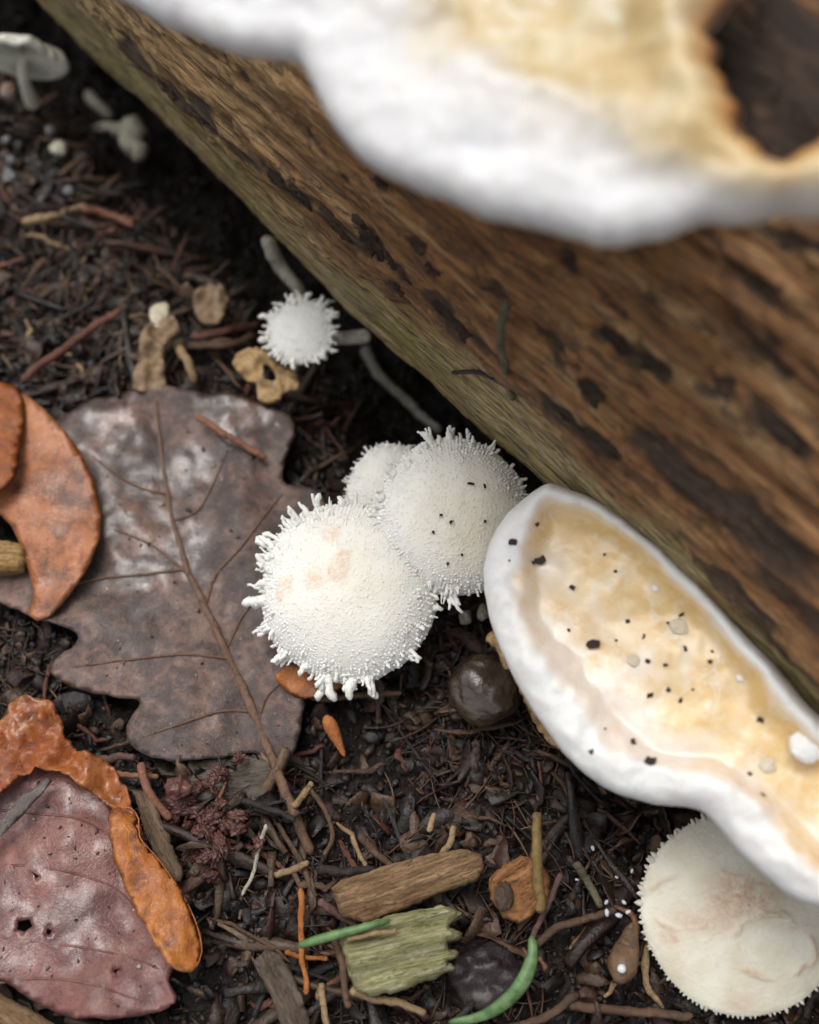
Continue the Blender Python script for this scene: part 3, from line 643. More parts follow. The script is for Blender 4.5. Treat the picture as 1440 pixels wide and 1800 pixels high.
# ------------------------------------------------------------------ mushroom on its side, top left
def toppled():
    c = onz(40, 104, 1.2); k = pxs(c); R = 76*k; ax = nrm(CU+CF*.03+CR*.08); e1, e2, e3 = basis(ax); H = R*.36
    root = thing('gilled_mushroom', 'pale greenish mushroom at the top left corner, gills and stalk showing', 'mushroom', tuple(c))
    V, F, rr_, nr = dome(R, H, ax, c, nr=24, na=128, lump=.16, fl=1.6, seed=33)
    cap = obj('cap', V, F, M_GILL, root, attrs={'stain': 0*rr_, 'cream': 0*rr_+.15})
    g = []; gf = []
    for i in range(80):
        a = i/80*2*np.pi; rd = math.cos(a)*e1+math.sin(a)*e2; b0 = len(g); l_ = R*(1+.1*math.sin(3*a))
        g += [c+rd*l_*.14+e3*H*.3, c+rd*l_*.9, c+rd*l_*.9-e3*R*.06, c+rd*l_*.14-e3*H*.05]; tn = np.cross(e3, rd)*R*.012; g += [v+tn for v in g[b0:b0+4]]
        gf += [(b0, b0+1, b0+2, b0+3), (b0+7, b0+6, b0+5, b0+4), (b0+3, b0+2, b0+6, b0+7), (b0+1, b0+5, b0+6, b0+2)]
    M_G2 = m_cap('green_grey_gills', (.82, .82, .70), (.80, .80, .66), sss=.1)
    obj('gills', np.array(g), gf, M_G2, root, smooth=False, attrs=None)['kind'] = 'stuff'
    tube('stem', [c+e3*H*.3, onz(42, 140, 1.0), onz(60, 186, .35)], [13*k, 10*k, 10*k, 13*k, 15*k], 0, M_STEM, root, 12, bump=.06)
toppled()
# ------------------------------------------------------------------ brown button
def m_button():
    n = N('wet_brown_skin'); a = n.noise(2.4, 5, .6); b = n.noise(16, 4, .65)
    col = n.ramp(a, [(.3, (.028, .018, .012)), (.55, (.055, .036, .025)), (.75, (.085, .06, .043))])
    return n.out(col, n.ramp(b, [(.3, .18), (.7, .34)]), n.bump(b, .5, .03, n.bump(a, .3, .08)), .55, coat=.9, coat_r=.1, coatn=n.bump(b, .6, .012))
def button():
    c = onz(853, 1210, .75); k = pxs(c); root = thing('brown_mushroom', 'glossy wet brown button mushroom under the right bracket', 'mushroom', tuple(c-np.array([0, 0, .7])))
    V, F = ICO5; R = 64*k; W = V*np.array([1.02, .98, .86])*(1+.11*fbm(V*1.5+3, 4))[:, None]
    W[:, 2] -= .10*np.exp(-((V[:, 0]-.35)**2+(V[:, 1]-.2)**2)/.12); W[:, 2] += .0
    obj('cap', c+W*R, F, m_button(), root)
    tube('stem', [c-np.array([0, 0, .3]), c-np.array([-.1, -.05, .8])], 24*k, 28*k, M_STEM, root, 10)
button()

# ==================================================================================== LEAVES
def m_leaf(name, c0, c1, c2, dark, gloss=.3, coat=.35, spots=.6, vein=None, sc=1.2, wl=.35):
    n = N(name).shift(); a = n.noise(sc, 6, .65, .3); b = n.noise(sc*5, 6, .7, .5); f = n.noise(50, 4, .65); v = n.voro(17, feat='DISTANCE_TO_EDGE'); w_ = n.noise(sc*1.3, 3, .5, .6)
    col = n.ramp(n.math('ADD', n.math('MULTIPLY', a, .62), n.math('MULTIPLY', b, .38)), [(.36, c0), (.48, c1), (.62, c2)])
    col = n.mix(n.ramp(n.noise(sc*1.7, 6, .72, .4), [(.52, 0.), (.66, spots)]), col, dark)
    col = n.mix(n.ramp(n.noise(sc*11, 4, .7), [(.61, 0.), (.68, .75)]), col, dark)
    col = n.mix(n.ramp(n.noise(sc*15, 3, .6), [(.66, 0.), (.72, .5)]), col, tuple(min(1, x*1.6+.04) for x in c2))
    col = n.mix(n.ramp(v, [(.0, .32), (.07, 0.)]), col, vein or c2)
    wet = n.math('MINIMUM', n.math('ADD', n.ramp(w_, [(.38, wl), (.54, 0.)], True), n.math('MULTIPLY', n.attr('wet'), n.ramp(b, [(.32, .3), (.52, 1.)]))), 1.)
    r = n.mix(wet, n.ramp(b, [(.3, min(gloss+.3, .8)), (.7, gloss+.12)]), n.ramp(b, [(.3, gloss*.5), (.7, gloss)]))
    nb = n.bump(n.ramp(v, [(0., 0.), (.1, 1.)]), .3, .02, n.bump(b, .5, .035, n.bump(f, .3, .01)))
    return n.out(col, r, nb, .5, coat=n.math('MULTIPLY', wet, coat), coat_r=.22, coatn=n.bump(b, .6, .014, n.bump(a, .5, .03)))
M_OAK = m_leaf('wet_oak_leaf', (.032, .025, .025), (.070, .048, .043), (.21, .122, .092), (.018, .014, .013), .36, 1., .6, wl=.12)
M_OAKV = m_stick('oak_vein', (.12, .062, .036), (.22, .13, .085), .45)
M_BEECH = m_leaf('orange_beech_leaf', (.11, .028, .008), (.32, .105, .03), (.46, .20, .10), (.05, .018, .010), .26, .6, .95, sc=.9)
M_MAUVE = m_leaf('wet_mauve_leaf', (.065, .022, .020), (.135, .050, .045), (.23, .09, .07), (.05, .016, .012), .33, .8, .55, wl=.3)
M_CURL = m_leaf('orange_leaf_edge', (.12, .035, .012), (.33, .10, .02), (.48, .18, .035), (.09, .032, .022), .26, .7, .85, sc=1.7)
M_RUST = m_leaf('rust_leaf', (.12, .028, .010), (.26, .07, .016), (.36, .12, .03), (.04, .014, .008), .24, .6, .5)
def sheet(name, label, cat, pix, z, mat, n=(0, 0, 1), amp=.12, fr=.7, th_=.018, sp=.09, seed=0, jag=.01, holes=(), lift=None, root=None, edge_up=0., group=None, wet=()):
    p0 = onz(*np.mean(pix, 0), z)
    def top(x, y, d):
        h = amp*fbm(P3(x*fr, y*fr, seed), 3)+amp*.28*fbm(P3(x*fr*4, y*fr*4, seed+3), 3)+edge_up*np.exp(-d/.25)
        return h+(lift(x, y, d) if lift else 0)+th_/2
    bot = lambda x, y, d: top(x, y, d)-th_
    n_ = nrm(n); E1 = nrm(np.cross([0, 1, 0], n_)); E2 = np.cross(n_, E1)
    def attrs(x, y, d, isbot):
        v = np.zeros(len(x))
        for (wx, wy, wr) in wet:
            p = onplane(wx, wy, p0, n_)-p0; v = np.maximum(v, 1-sstep(.35, 1.2, np.hypot(x-p@E1, y-p@E2)/(wr*pxs(p0))+.5*fbm(P3(x*2, y*2, 3), 3)))
        return {'wet': v}
    o = slab(name, pix, p0, n, mat, root, sp, top, bot, jag, 5, holes, seed=seed, attrs=attrs)
    if root is None: tag(o, label, cat, group)
    return o, p0, top
def surfpt(p0, top, px, py, lift=0., n=(0, 0, 1)):
    n = nrm(n); e1 = nrm(np.cross([0, 1, 0], n)); e2 = np.cross(n, e1); h = 0
    for _ in range(3):
        p = onplane(px, py, p0+n*h, n); h = float(top(np.array([(p-p0)@e1]), np.array([(p-p0)@e2]), np.array([9.]))[0])+lift
    return onplane(px, py, p0+n*h, n)
# oak leaf
oz = .42; op0 = onz(*np.mean(OAK, 0), oz)
oroot = thing('oak_leaf', 'large wet grey-brown lobed oak leaf lying under the biggest spiny mushroom', 'leaf', tuple(op0))
MID = [(272,700),(285,800),(298,890),(325,985),(362,1070),(395,1140),(432,1222),(470,1310),(497,1380),(522,1440),(548,1502)]
_mid2 = np.array([onz(x, y, oz)[:2] for x, y in MID[:9]])-op0[:2]
def oak_lift(x, y, d):
    q = np.stack([x, y], 1); dm = dpoly(q, _mid2, False)
    return -.10*np.exp(-dm/.5)+.06*np.cos(np.clip(dm, 0, 3)*5+x*2)*.4+.04*np.exp(-d/.15)
blade, op0, otop = sheet('blade', '', '', OAK, oz, M_OAK, amp=.14, fr=.7, seed=5, sp=.07, jag=.022, th_=.012, lift=oak_lift, root=oroot, wet=[(225,880,105),(290,965,85),(200,750,80),(420,730,75),(350,810,60)], holes=[[(447,800),(453,806),(446,812)]])
mp = [surfpt(op0, otop, x, y, .02) for x, y in MID[:8]]+[onz(497, 1380, .5), onz(522, 1440, .42), onz(548, 1502, .25)]
kk = pxs(mp[4]); tube('midrib', mp, [2.5*kk, 3*kk, 4*kk, 5.5*kk, 7*kk, 8*kk, 8*kk, 9*kk], 0, M_OAKV, oroot, 8, step=.1, bump=.3, wob=.02)
for vp in [[(362,1065),(380,1010),(425,960),(470,900),(500,865)],[(300,915),(345,900),(375,850),(400,790)],[(398,1142),(425,1085),(455,1050),(500,1010)],[(455,1270),(465,1230),(500,1195),(530,1185)],
           [(405,1158),(330,1150),(240,1158),(130,1172)],[(448,1252),(390,1250),(310,1275),(240,1300)],[(330,1000),(250,1010),(160,1020),(60,1050)],[(295,870),(230,850),(160,800)],[(330,1010),(270,960),(200,930)]]:
    tube('vein', [surfpt(op0, otop, x, y, .012) for x, y in spline(vp, 14, False)], 2.9*kk, 1.3*kk, M_OAKV, oroot, 6, step=.1, bump=.1)
# orange beech leaf at the left edge
sheet('beech_leaf', 'glossy orange beech leaf curling at the left edge, on top of the oak leaf', 'leaf', BEECH, .62, M_BEECH, n=nrm((.12, .05, 1)), amp=.10, fr=.5, seed=9, edge_up=.06, lift=lambda x, y, d: .12*np.sin(x*1.6+y*.7))
sheet('beech_leaf', 'dark orange leaf scrap cut by the left edge above the orange beech leaf', 'leaf', [(-60,672),(0,668),(32,680),(44,720),(36,790),(20,850),(-60,880)], .85, M_RUST, n=nrm((.2, .1, 1)), amp=.1, seed=12)
# mauve leaf with the folded orange margin
mroot = thing('mauve_leaf', 'large wet mauve-brown leaf with holes filling the bottom left corner', 'leaf', tuple(onz(*np.mean(MAUVE, 0), .5)))
bl, mp0, mtop = sheet('blade', '', '', MAUVE, .5, M_MAUVE, amp=.14, fr=.7, seed=15, sp=.065, jag=.025, th_=.014, root=mroot, wet=[(60,1400,90),(110,1470,90),(60,1560,100),(180,1520,70),(40,1660,80),(160,1640,70)], lift=lambda x, y, d: .09*np.cos((x*.8+y*.55)*2.2)+.05*np.exp(-d/.12),
    holes=[[(38,1622),(56,1618),(62,1630),(48,1640),(36,1636)],[(88,1634),(95,1638),(92,1646),(86,1642)],[(62,1536),(76,1544),(70,1548)],[(204,1708),(214,1704),(208,1714)]])
for vp in [[(-50,1640),(60,1655),(160,1668),(250,1690),(300,1715)],[(20,1520),(110,1530),(200,1560),(250,1610)],[(-40,1735),(60,1720),(160,1730),(260,1765)],[(-40,1420),(60,1430),(140,1440),(210,1480)]]:
    tube('vein', [surfpt(mp0, mtop, x, y, .006) for x, y in spline(vp, 14, False)], 2.4*kk, 1.4*kk, M_MAUVE, mroot, 6, step=.15)
FOLD = [(190,1436),(206,1418),(230,1420),(244,1440),(246,1472),(280,1512),(318,1568),(346,1625),(355,1672),(345,1700),(318,1707),(292,1692),(270,1652),(246,1606),(222,1560),(200,1505)]
sheet('folded_edge', '', '', FOLD, .78, M_CURL, n=nrm((.35, .2, 1)), amp=.05, fr=1., seed=18, root=mroot, sp=.05, lift=lambda x, y, d: .07*np.sqrt(np.clip(d, 0, .2))+.05*np.sin(y*4+x*2)+.07*fbm(P3(x*2, y*2, 4), 3)+.03*fbm(P3(x*7, y*7, 4), 2), th_=.014, jag=.035)
tube('fold_rim', [onplane(x, y, onz(280, 1560, .80), nrm((.35, .2, 1))) for x, y in FOLD[1:10]], 1.1*kk, .9*kk, M_CURL, mroot, 6, step=.08)
# rusty crumpled leaves above it
sheet('rust_leaf', 'crumpled rusty orange leaf lying along the upper edge of the mauve leaf', 'leaf', [(-60,1290),(10,1270),(20,1240),(50,1228),(95,1238),(112,1268),(120,1300),(150,1330),(195,1345),(222,1385),(246,1440),(250,1478),(225,1470),(205,1425),(165,1400),(120,1370),(60,1360),(0,1400),(-60,1420)],
      .68, M_RUST, amp=.2, fr=1.5, seed=22, sp=.04, edge_up=.05, jag=.04, lift=lambda x, y, d: .2*np.abs(fbm(P3(x*1.8, y*1.8, 6), 3))+.05*np.abs(fbm(P3(x*5, y*5, 2), 2)), wet=[(60,1260,60),(190,1370,60)])
sheet('leaf_strip', 'narrow grey leaf strip lying on the mauve leaf at the left edge', 'leaf', [(-40,1470),(0,1440),(40,1400),(84,1366),(92,1372),(60,1410),(20,1450),(-40,1500)], .82, m_stick('grey_strip', (.10, .08, .075), (.20, .17, .155)), amp=.08, fr=2, seed=23, sp=.04)
M_TAN = m_leaf('tan_leaf', (.22, .13, .055), (.38, .235, .10), (.48, .33, .17), (.10, .055, .025), .5, .1, .5)
M_TAN2 = m_leaf('dull_tan_leaf', (.13, .08, .045), (.23, .15, .085), (.33, .23, .14), (.06, .035, .022), .5, .1, .5)
sheet('leaf_scrap', 'tan curled leaf scrap with a hole below the small spiny mushroom', 'leaf scrap', [(413,636),(438,612),(470,618),(500,640),(524,655),(529,688),(505,694),(488,712),(456,708),(454,682),(430,668)], .62, M_TAN, n=nrm((-.1, -.3, 1)), amp=.22, fr=2.4, seed=25, sp=.04, holes=[[(464,642),(478,648),(486,668),(474,672),(466,658)]], edge_up=.05)
sheet('leaf_scrap', 'tan folded leaf scrap in the litter left of the small spiny mushroom', 'leaf scrap', [(250,590),(275,565),(305,560),(318,585),(296,600),(290,640),(292,684),(262,690),(232,680),(242,635)], .6, M_TAN2, n=nrm((.1, -.3, 1)), amp=.22, fr=2.4, seed=27, sp=.045)
sheet('leaf_scrap', 'orange leaf scrap showing below the biggest spiny mushroom', 'leaf scrap', [(484,1188),(512,1166),(552,1170),(590,1182),(612,1200),(570,1222),(530,1228),(500,1212)], .6, M_CURL, amp=.08, fr=2, seed=29, sp=.05, n=nrm((0, -.3, 1)))
sheet('leaf_scrap', 'pale beige leaf scrap above the tan folded scrap', 'leaf scrap', [(262,545),(290,530),(300,548),(292,572),(272,578)], .75, m_leaf('pale_scrap', (.35, .26, .17), (.5, .42, .3), (.6, .54, .42), (.2, .12, .07), .5, .1, .3), amp=.1, fr=3, seed=31, sp=.05, n=nrm((0, -.4, 1)))
sheet('leaf_scrap', 'crinkled tan leaf scrap between the beige scrap and the log', 'leaf scrap', [(340,520),(372,498),(398,505),(400,545),(385,570),(350,566)], .55, M_TAN2, amp=.2, fr=3, seed=33, sp=.05, n=nrm((0, -.4, 1)))
sheet('leaf_scrap', 'brown crinkled leaf edge sticking out behind the brown button mushroom', 'leaf scrap', [(858,1122),(878,1108),(905,1140),(935,1200),(975,1255),(1006,1300),(1010,1326),(975,1316),(945,1280),(924,1238),(905,1196),(880,1160)], 1.2, M_TAN, n=nrm((-.3, -.4, 1)), amp=.12, fr=4, seed=35, sp=.04, jag=.05)

# ==================================================================================== WOOD CHIPS
def chip(name, label, cat, pix, z, mat, ang, ridge=.04, rf=9, th_=.22, n=(0, 0, 1), sp=.045, jag=.02, seed=0, holes=()):
    n = nrm(n); a = math.radians(ang); d = CR*math.cos(a)+np.array([0, math.sin(a), 0]); p0 = onz(*np.mean(pix, 0), z)
    def top(x, y, dd): return th_/2*sstep(0, .035, dd)**.5+(ridge*fbm(P3(x*.45, y*rf, seed), 4, .55)+ridge*.5*np.abs(fbm(P3(x*.9, y*rf*2.5, seed+4), 3)))*1.3+.05*fbm(P3(x*1.3, y*1.3, seed+2), 2)
    bot = lambda x, y, dd: -th_/2*sstep(0, .035, dd)**.5
    V = slab(name, pix, p0, n, mat, None, sp, top, bot, jag*.8, 14, holes, offs=(.012,), e1=d, seed=seed, sharp=True); return tag(V, label, cat)
ROT = lambda m, a: m
def wood(name, *a, ang=0, **k):
    m = m_wood(name, *a, **k)
    for nd in m.node_tree.nodes:
        if nd.type == 'MAPPING':                                       # rotate the grain in the chip's plane
            r = m.node_tree.nodes.new('ShaderNodeMapping'); r.inputs['Rotation'].default_value = (0, 0, -math.radians(ang)); src = nd.inputs['Vector'].links[0].from_socket
            m.node_tree.links.new(src, r.inputs['Vector']); m.node_tree.links.new(r.outputs[0], nd.inputs['Vector']); break
    return m
chip('wood_chip', 'brown splinter of wood above the pale green striped chip', 'wood chip', [(582,1562),(600,1546),(640,1535),(690,1518),(760,1500),(815,1492),(846,1502),(852,1524),(838,1548),(770,1574),(700,1604),(640,1622),(600,1612)], .55,
     wood('brown_chip', (.11, .06, .028), (.29, .175, .09), (.48, .34, .20), ang=20), 20, .05, 8, .22, nrm((.05, -.15, 1)), seed=41)
chip('wood_chip', 'pale green striped chip of wood with a broken right end', 'wood chip', [(598,1642),(640,1622),(700,1606),(775,1592),(818,1602),(800,1618),(790,1630),(812,1640),(808,1652),(786,1656),(790,1668),(808,1674),(803,1684),(784,1690),(801,1700),(798,1708),(755,1722),(700,1744),(650,1752),(622,1738),(608,1700)], .6,
     wood('green_chip', (.11, .11, .035), (.32, .30, .15), (.60, .57, .42), (1.2, 15, 15), ang=14), 14, .07, 6, .3, nrm((.05, -.1, 1)), seed=43, jag=.03)
chip('wood_chip', 'orange chip of wood with a dark knot hole behind the ochre needle', 'wood chip', [(858,1545),(885,1520),(915,1505),(945,1506),(968,1540),(962,1588),(940,1606),(912,1625),(885,1612),(862,1580)], .5,
     wood('orange_chip', (.13, .05, .018), (.31, .14, .05), (.45, .26, .12), (3, 9, 9), ang=30), 30, .06, 4, .25, nrm((0, -.25, 1)), seed=45)
_oc = bpy.data.objects['wood_chip.002']; _kp = onz(886, 1575, .70); _k = pxs(_kp)
blob('knot', _kp, (17*_k, 24*_k, 9*_k), m_stick('dark_knot', (.03, .018, .012), (.09, .055, .035), .4), _oc, .25, 1.8, 4, 2)
chip('wood_chip', 'grey weathered chip of wood below the oak leaf', 'wood chip', [(290,1350),(360,1338),(430,1325),(478,1338),(492,1372),(480,1405),(420,1416),(360,1416),(300,1395)], .2,
     wood('grey_chip', (.06, .05, .04), (.15, .125, .10), (.25, .215, .175), (2, 16, 16), ang=8), 8, .05, 8, .2, seed=47)
chip('wood_chip', 'ochre wood fragment cut by the left edge beneath the beech leaf', 'wood chip', [(-40,958),(0,952),(44,958),(48,980),(44,1006),(0,1010),(-40,1008)], .62, wood('ochre_chip', (.2, .1, .03), (.42, .26, .10), (.55, .38, .18), ang=0), 0, .05, 7, .25, seed=49)
chip('wood_chip', 'light brown wood fragment in the bottom left corner under the mauve leaf', 'wood chip', [(-60,1735),(0,1745),(50,1772),(100,1802),(100,1860),(-60,1860)], .35, wood('corner_chip', (.14, .08, .04), (.30, .19, .10), (.42, .30, .19), ang=-30), -30, .05, 7, .3, seed=51)
chip('wood_chip', 'grey-brown splinter standing at the bottom edge left of centre', 'wood chip', [(446,1690),(466,1668),(492,1676),(520,1722),(544,1790),(548,1850),(505,1850),(480,1760)], .45, wood('splinter_chip', (.06, .042, .03), (.15, .11, .08), (.24, .19, .15), ang=-60), -60, .05, 8, .22, nrm((.2, -.2, 1)), seed=53)
chip('wood_chip', 'flat taupe strip of wood beside the folded edge of the mauve leaf', 'wood chip', [(232,1388),(262,1392),(285,1440),(322,1530),(318,1552),(290,1540),(258,1470)], .42, wood('taupe_chip', (.08, .05, .03), (.19, .125, .08), (.27, .19, .13), ang=-62), -62, .03, 8, .1, seed=55)

# ==================================================================================== STICKS, NEEDLES, SMALL FINDS
def gpt(px, py, lift):
    z = .1
    for _ in range(4): p = onz(px, py, z); z = float(groundz(np.array([p[0]]), np.array([p[1]]), False)[0])+lift
    return onz(px, py, z)
SM = {k: m_stick(k+'_twig', *v) for k, v in {'red': ((.085, .03, .02), (.19, .075, .05)), 'salmon': ((.17, .07, .04), (.33, .15, .09)), 'orange': ((.32, .09, .02), (.50, .19, .05)), 'tan': ((.22, .14, .07), (.42, .29, .16)),
      'grey': ((.26, .24, .19), (.52, .49, .41)), 'brown': ((.06, .035, .02), (.15, .085, .05)), 'dark': ((.012, .010, .010), (.04, .03, .026)), 'ochre': ((.14, .085, .025), (.27, .18, .06)), 'mauve': ((.08, .04, .035), (.18, .10, .085)), 'mossy': ((.07, .065, .035), (.19, .17, .11))}.items()}
def stick(name, label, cat, pts, r, m, lift=.12, zs=None, taper=.8, group=None, bump=.32, wob=.035, flat=1.):
    P = [gpt(x, y, lift) if zs is None else onz(x, y, zs[i]) for i, (x, y) in enumerate(pts)]; k = pxs(P[0])
    return tag(tube(name, P, *((r*k, r*k*taper) if np.isscalar(r) else ([q*k for q in r], 0)), SM[m] if isinstance(m, str) else m, None, 7, bump=bump, wob=wob, seed=len(bpy.data.objects) % 97, flat=flat), label, cat, group)
stick('twig', 'long reddish twig lying in the litter at the left above the beech leaf', 'twig', [(40,668),(110,615),(165,575),(215,543)], 8, 'red', .35)
stick('needle', 'salmon-brown stalk lying across the top of the oak leaf', 'needle', [(345,732),(400,765),(470,806)], 7, 'salmon', zs=(.62, .62, .58))
stick('twig', 'pale grey twig leaning on the log behind the small spiny mushroom', 'twig', [(468,420),(490,465),(522,505),(548,545)], 14, 'grey', zs=(1.5, 1.1, .9, .6), bump=.25)
stick('twig', 'grey lichened twig in the dark gap right of the small spiny mushroom', 'twig', [(640,610),(665,655),(700,690),(745,735),(775,760)], 10, 'grey', .3, bump=.4)
stick('stalk', 'orange-brown curved stalk beside the rusty crumbs below the oak leaf', 'stalk', [(247,1340),(258,1385),(280,1418),(300,1440)], 8, 'salmon', .5, taper=1., bump=.12, wob=.01)
stick('stalk', 'short pinkish stalk poking out from under the oak leaf', 'stalk', [(175,1335),(240,1330)], 8, 'mauve', .35)
stick('stalk', 'short salmon stalk below the pinkish one near the curved stalk', 'stalk', [(195,1358),(238,1362),(278,1366)], 6, 'salmon', .3)
stick('twig', 'thin pale twig standing in the litter right of the rusty crumbs', 'twig', [(468,1448),(452,1510),(425,1575)], 4, 'grey', .4)
stick('needle', 'upright orange needle left of the green needle', 'needle', [(529,1562),(530,1640),(534,1700),(540,1748)], 6, 'orange', .5)
stick('needle', 'short orange needle crossing the upright orange one', 'needle', [(500,1672),(540,1680),(575,1684)], 5, 'orange', .45)
stick('needle', 'ochre straight needle standing in front of the orange chip', 'needle', [(940,1430),(944,1510),(952,1606)], 9, 'ochre', zs=(.9, .85, .75), taper=1.05)
stick('twig', 'purplish twig crossing the foot of the ochre needle', 'twig', [(988,1535),(965,1590),(935,1652)], 6, 'mauve', .55)
stick('twig', 'brown arched twig reaching towards the tiny white grains', 'twig', [(940,1660),(985,1628),(1040,1610),(1085,1600)], 8, 'brown', .4)
stick('twig', 'dark short twig above the tiny white grains', 'twig', [(1012,1515),(1035,1555),(1058,1596)], 8, 'mossy', .4)
stick('twig', 'grey-brown twig at the left end of the pale green chip', 'twig', [(588,1655),(602,1700),(612,1775)], 7, 'brown', .6)
stick('twig', 'jointed tan twig below the pale green chip', 'twig', [(615,1744),(680,1762),(748,1782)], 8, 'tan', .5)
stick('twig', 'long brown twig along the bottom edge right of the curved green needle', 'twig', [(880,1812),(950,1790),(1000,1755),(1020,1748)], 9, 'brown', .4)
stick('twig', 'long dark brown twig along the bottom edge under the pale mushroom', 'twig', [(1000,1765),(1100,1778),(1220,1790)], 9, 'brown', .35)
stick('twig', 'thin brown twig lying just below the biggest spiny mushroom', 'twig', [(545,1228),(620,1224),(705,1214)], 6, 'brown', .45)
stick('twig', 'knobbly brown twig leading to the brown wood splinter', 'twig', [(632,1468),(662,1500),(705,1534)], 7, 'brown', .45, bump=.3)
stick('needle', 'left one of two short tan needles above the brown splinter', 'needle', [(752,1464),(765,1432)], 6, 'tan', .5)
stick('needle', 'right one of two short tan needles above the brown splinter', 'needle', [(776,1504),(798,1452)], 7, 'tan', .5)
stick('needle', 'tan curved needle lying against the green needle', 'needle', [(610,1650),(660,1640),(690,1634),(694,1626)], 5, 'tan', zs=(.85, .9, .9, .9))
stick('twig', 'tan stick beside the folded leaf scrap left of the small spiny mushroom', 'twig', [(312,600),(330,640),(345,672)], 9, 'tan', .4)
stick('twig', 'reddish-brown leaf stalk left of the small spiny mushroom', 'twig', [(340,592),(400,580),(455,572)], 9, 'red', .4, flat=.6)
stick('twig', 'grey-brown leaf stalk just under the reddish-brown one', 'twig', [(330,604),(400,606),(450,590)], 9, 'brown', .4, flat=.6)
stick('twig', 'tan twig in the dark litter at the upper left', 'twig', [(40,392),(90,380),(150,362)], 8, 'tan', .3)
stick('twig', 'pinkish twig right of the tan one at the upper left', 'twig', [(145,368),(190,378),(235,396)], 8, 'salmon', .3)
stick('twig', 'grey twig between the oak leaf stalk and the rusty crumbs', 'twig', [(425,1408),(470,1420),(520,1442)], 6, 'dark', .45)
stick('twig', 'short tan twig right of the oak leaf stalk', 'twig', [(515,1415),(550,1378)], 7, 'tan', .4)
stick('twig', 'yellowish curled twig right of the oak leaf stalk tip', 'twig', [(545,1390),(575,1430),(588,1470),(565,1505)], 5, 'brown', .4)
stick('twig', 'flat beige twig end below the oak leaf stalk tip', 'twig', [(465,1535),(505,1532),(540,1520)], 7, 'tan', .35)
stick('twig', 'slate-dark twig touching the brown wood splinter from the left', 'twig', [(560,1530),(610,1532),(660,1528)], 9, 'dark', .4)
stick('twig', 'mauve twig curving under the brown wood splinter', 'twig', [(560,1582),(590,1605),(630,1628)], 8, 'mauve', .4)
stick('twig', 'brown twig at the bottom edge between splinter and pale green chip', 'twig', [(560,1760),(568,1735),(574,1830)], 7, 'tan', .35)
# mossy twig stuck on the log
tp = [log_point(*hit_log(x, y), l)[0] for x, y, l in [(908,520,.10),(903,575,.13),(898,630,.10),(886,712,.06)]]
tag(tube('twig', tp, 8*pxs(tp[0]), 6*pxs(tp[0]), SM['mossy'], None, 9, step=.04, bump=.6, wob=.06, seed=5), 'mossy upright twig stuck on the middle of the log', 'twig')
tp = [log_point(*hit_log(x, y), .03)[0] for x, y in [(788,660),(830,668),(884,700)]]
tag(tube('twig', tp, 4*pxs(tp[0]), 4*pxs(tp[0]), SM['dark'], None, 6, bump=.3, seed=7), 'thin dark twig meeting the foot of the mossy twig on the log', 'twig')
# green needles
def m_green():
    n = N('fresh_green').shift(); a = n.noise(5, 4, .6); return n.out(n.ramp(a, [(.35, (.045, .10, .028)), (.62, (.13, .22, .09))]), .35, n.bump(n.noise(30, 4), .4, .02), .35)
MG = m_green()
stick('green_needle', 'straight green needle lying over the pale green wood chip', 'needle', [(524,1662),(580,1646),(640,1630),(686,1617)], [6, 9, 8.5, 7, 4], MG, zs=(.75, .88, .95, .9), taper=.8, bump=.03, wob=0)
stick('green_needle', 'curved green needle near the bottom edge', 'needle', [(934,1645),(936,1680),(918,1728),(880,1768),(835,1790),(790,1796)], [6, 12, 14, 13, 11, 8, 5], MG, zs=(.75, .75, .7, .6, .5, .45), taper=.75, bump=.03, wob=0, flat=.55)
# orange bud, brown bud, dark berry, rusty crumbs
def drop(name, label, cat, p, r, m): return tag(tube(name, p, r, 0, m, None, 12, bump=.06), label, cat)
P = [gpt(x, y, .5) for x, y in [(572,1258),(588,1290),(606,1330)]]; k = pxs(P[0]); drop('bud', 'bright orange bud in the dark litter right of the oak leaf', 'bud', P, [7*k, 13*k, 11*k, 6*k, 3*k], SM['orange'])
P = [gpt(x, y, .55) for x, y in [(1112,1622),(1104,1660),(1094,1700),(1088,1726)]]; k = pxs(P[0])
bud = drop('bud', 'brown drop-shaped bud beside the pale mushroom with a white grain on it', 'bud', P, [5*k, 14*k, 24*k, 27*k, 16*k], m_stick('bud_skin', (.09, .06, .04), (.24, .13, .06), .4, coat=.3))
c = gpt(850, 1720, .15); k = pxs(c); tag(blob('shrivelled_berry', c, (75*k, 60*k, 50*k), m_stick('berry_skin', (.007, .007, .009), (.026, .013, .014), .3, coat=.4), None, .25, 2.2, 4, 3), 'black shrivelled berry left of the curved green needle', 'berry')
M_CRUMB = m_stick('rusty_crumb', (.045, .014, .011), (.14, .045, .032), .4, coat=.4)
croot = thing('bark_crumbs', 'heap of wet rusty red bark crumbs below the oak leaf', 'bark crumbs', tuple(gpt(350, 1440, 0)))
rs = np.random.default_rng(3)
for i in range(60):
    x, y = 350+rs.normal()*34+(i % 5)*3, 1440+rs.normal()*42; p = gpt(x, y, .15+.3*rs.random()); r = rs.uniform(6, 17)*pxs(p)
    blob('crumb', p, (r*rs.uniform(.8, 1.5), r*rs.uniform(.5, .9), r*rs.uniform(.4, .8)), M_CRUMB, croot, .75, 2.2, 4, i, rot=rs.uniform(0, 6))
p = gpt(314, 1385, .6); blob('crumb', p, (22*pxs(p), 20*pxs(p), 18*pxs(p)), M_CRUMB, croot, .35, 1.5, 4, 60)
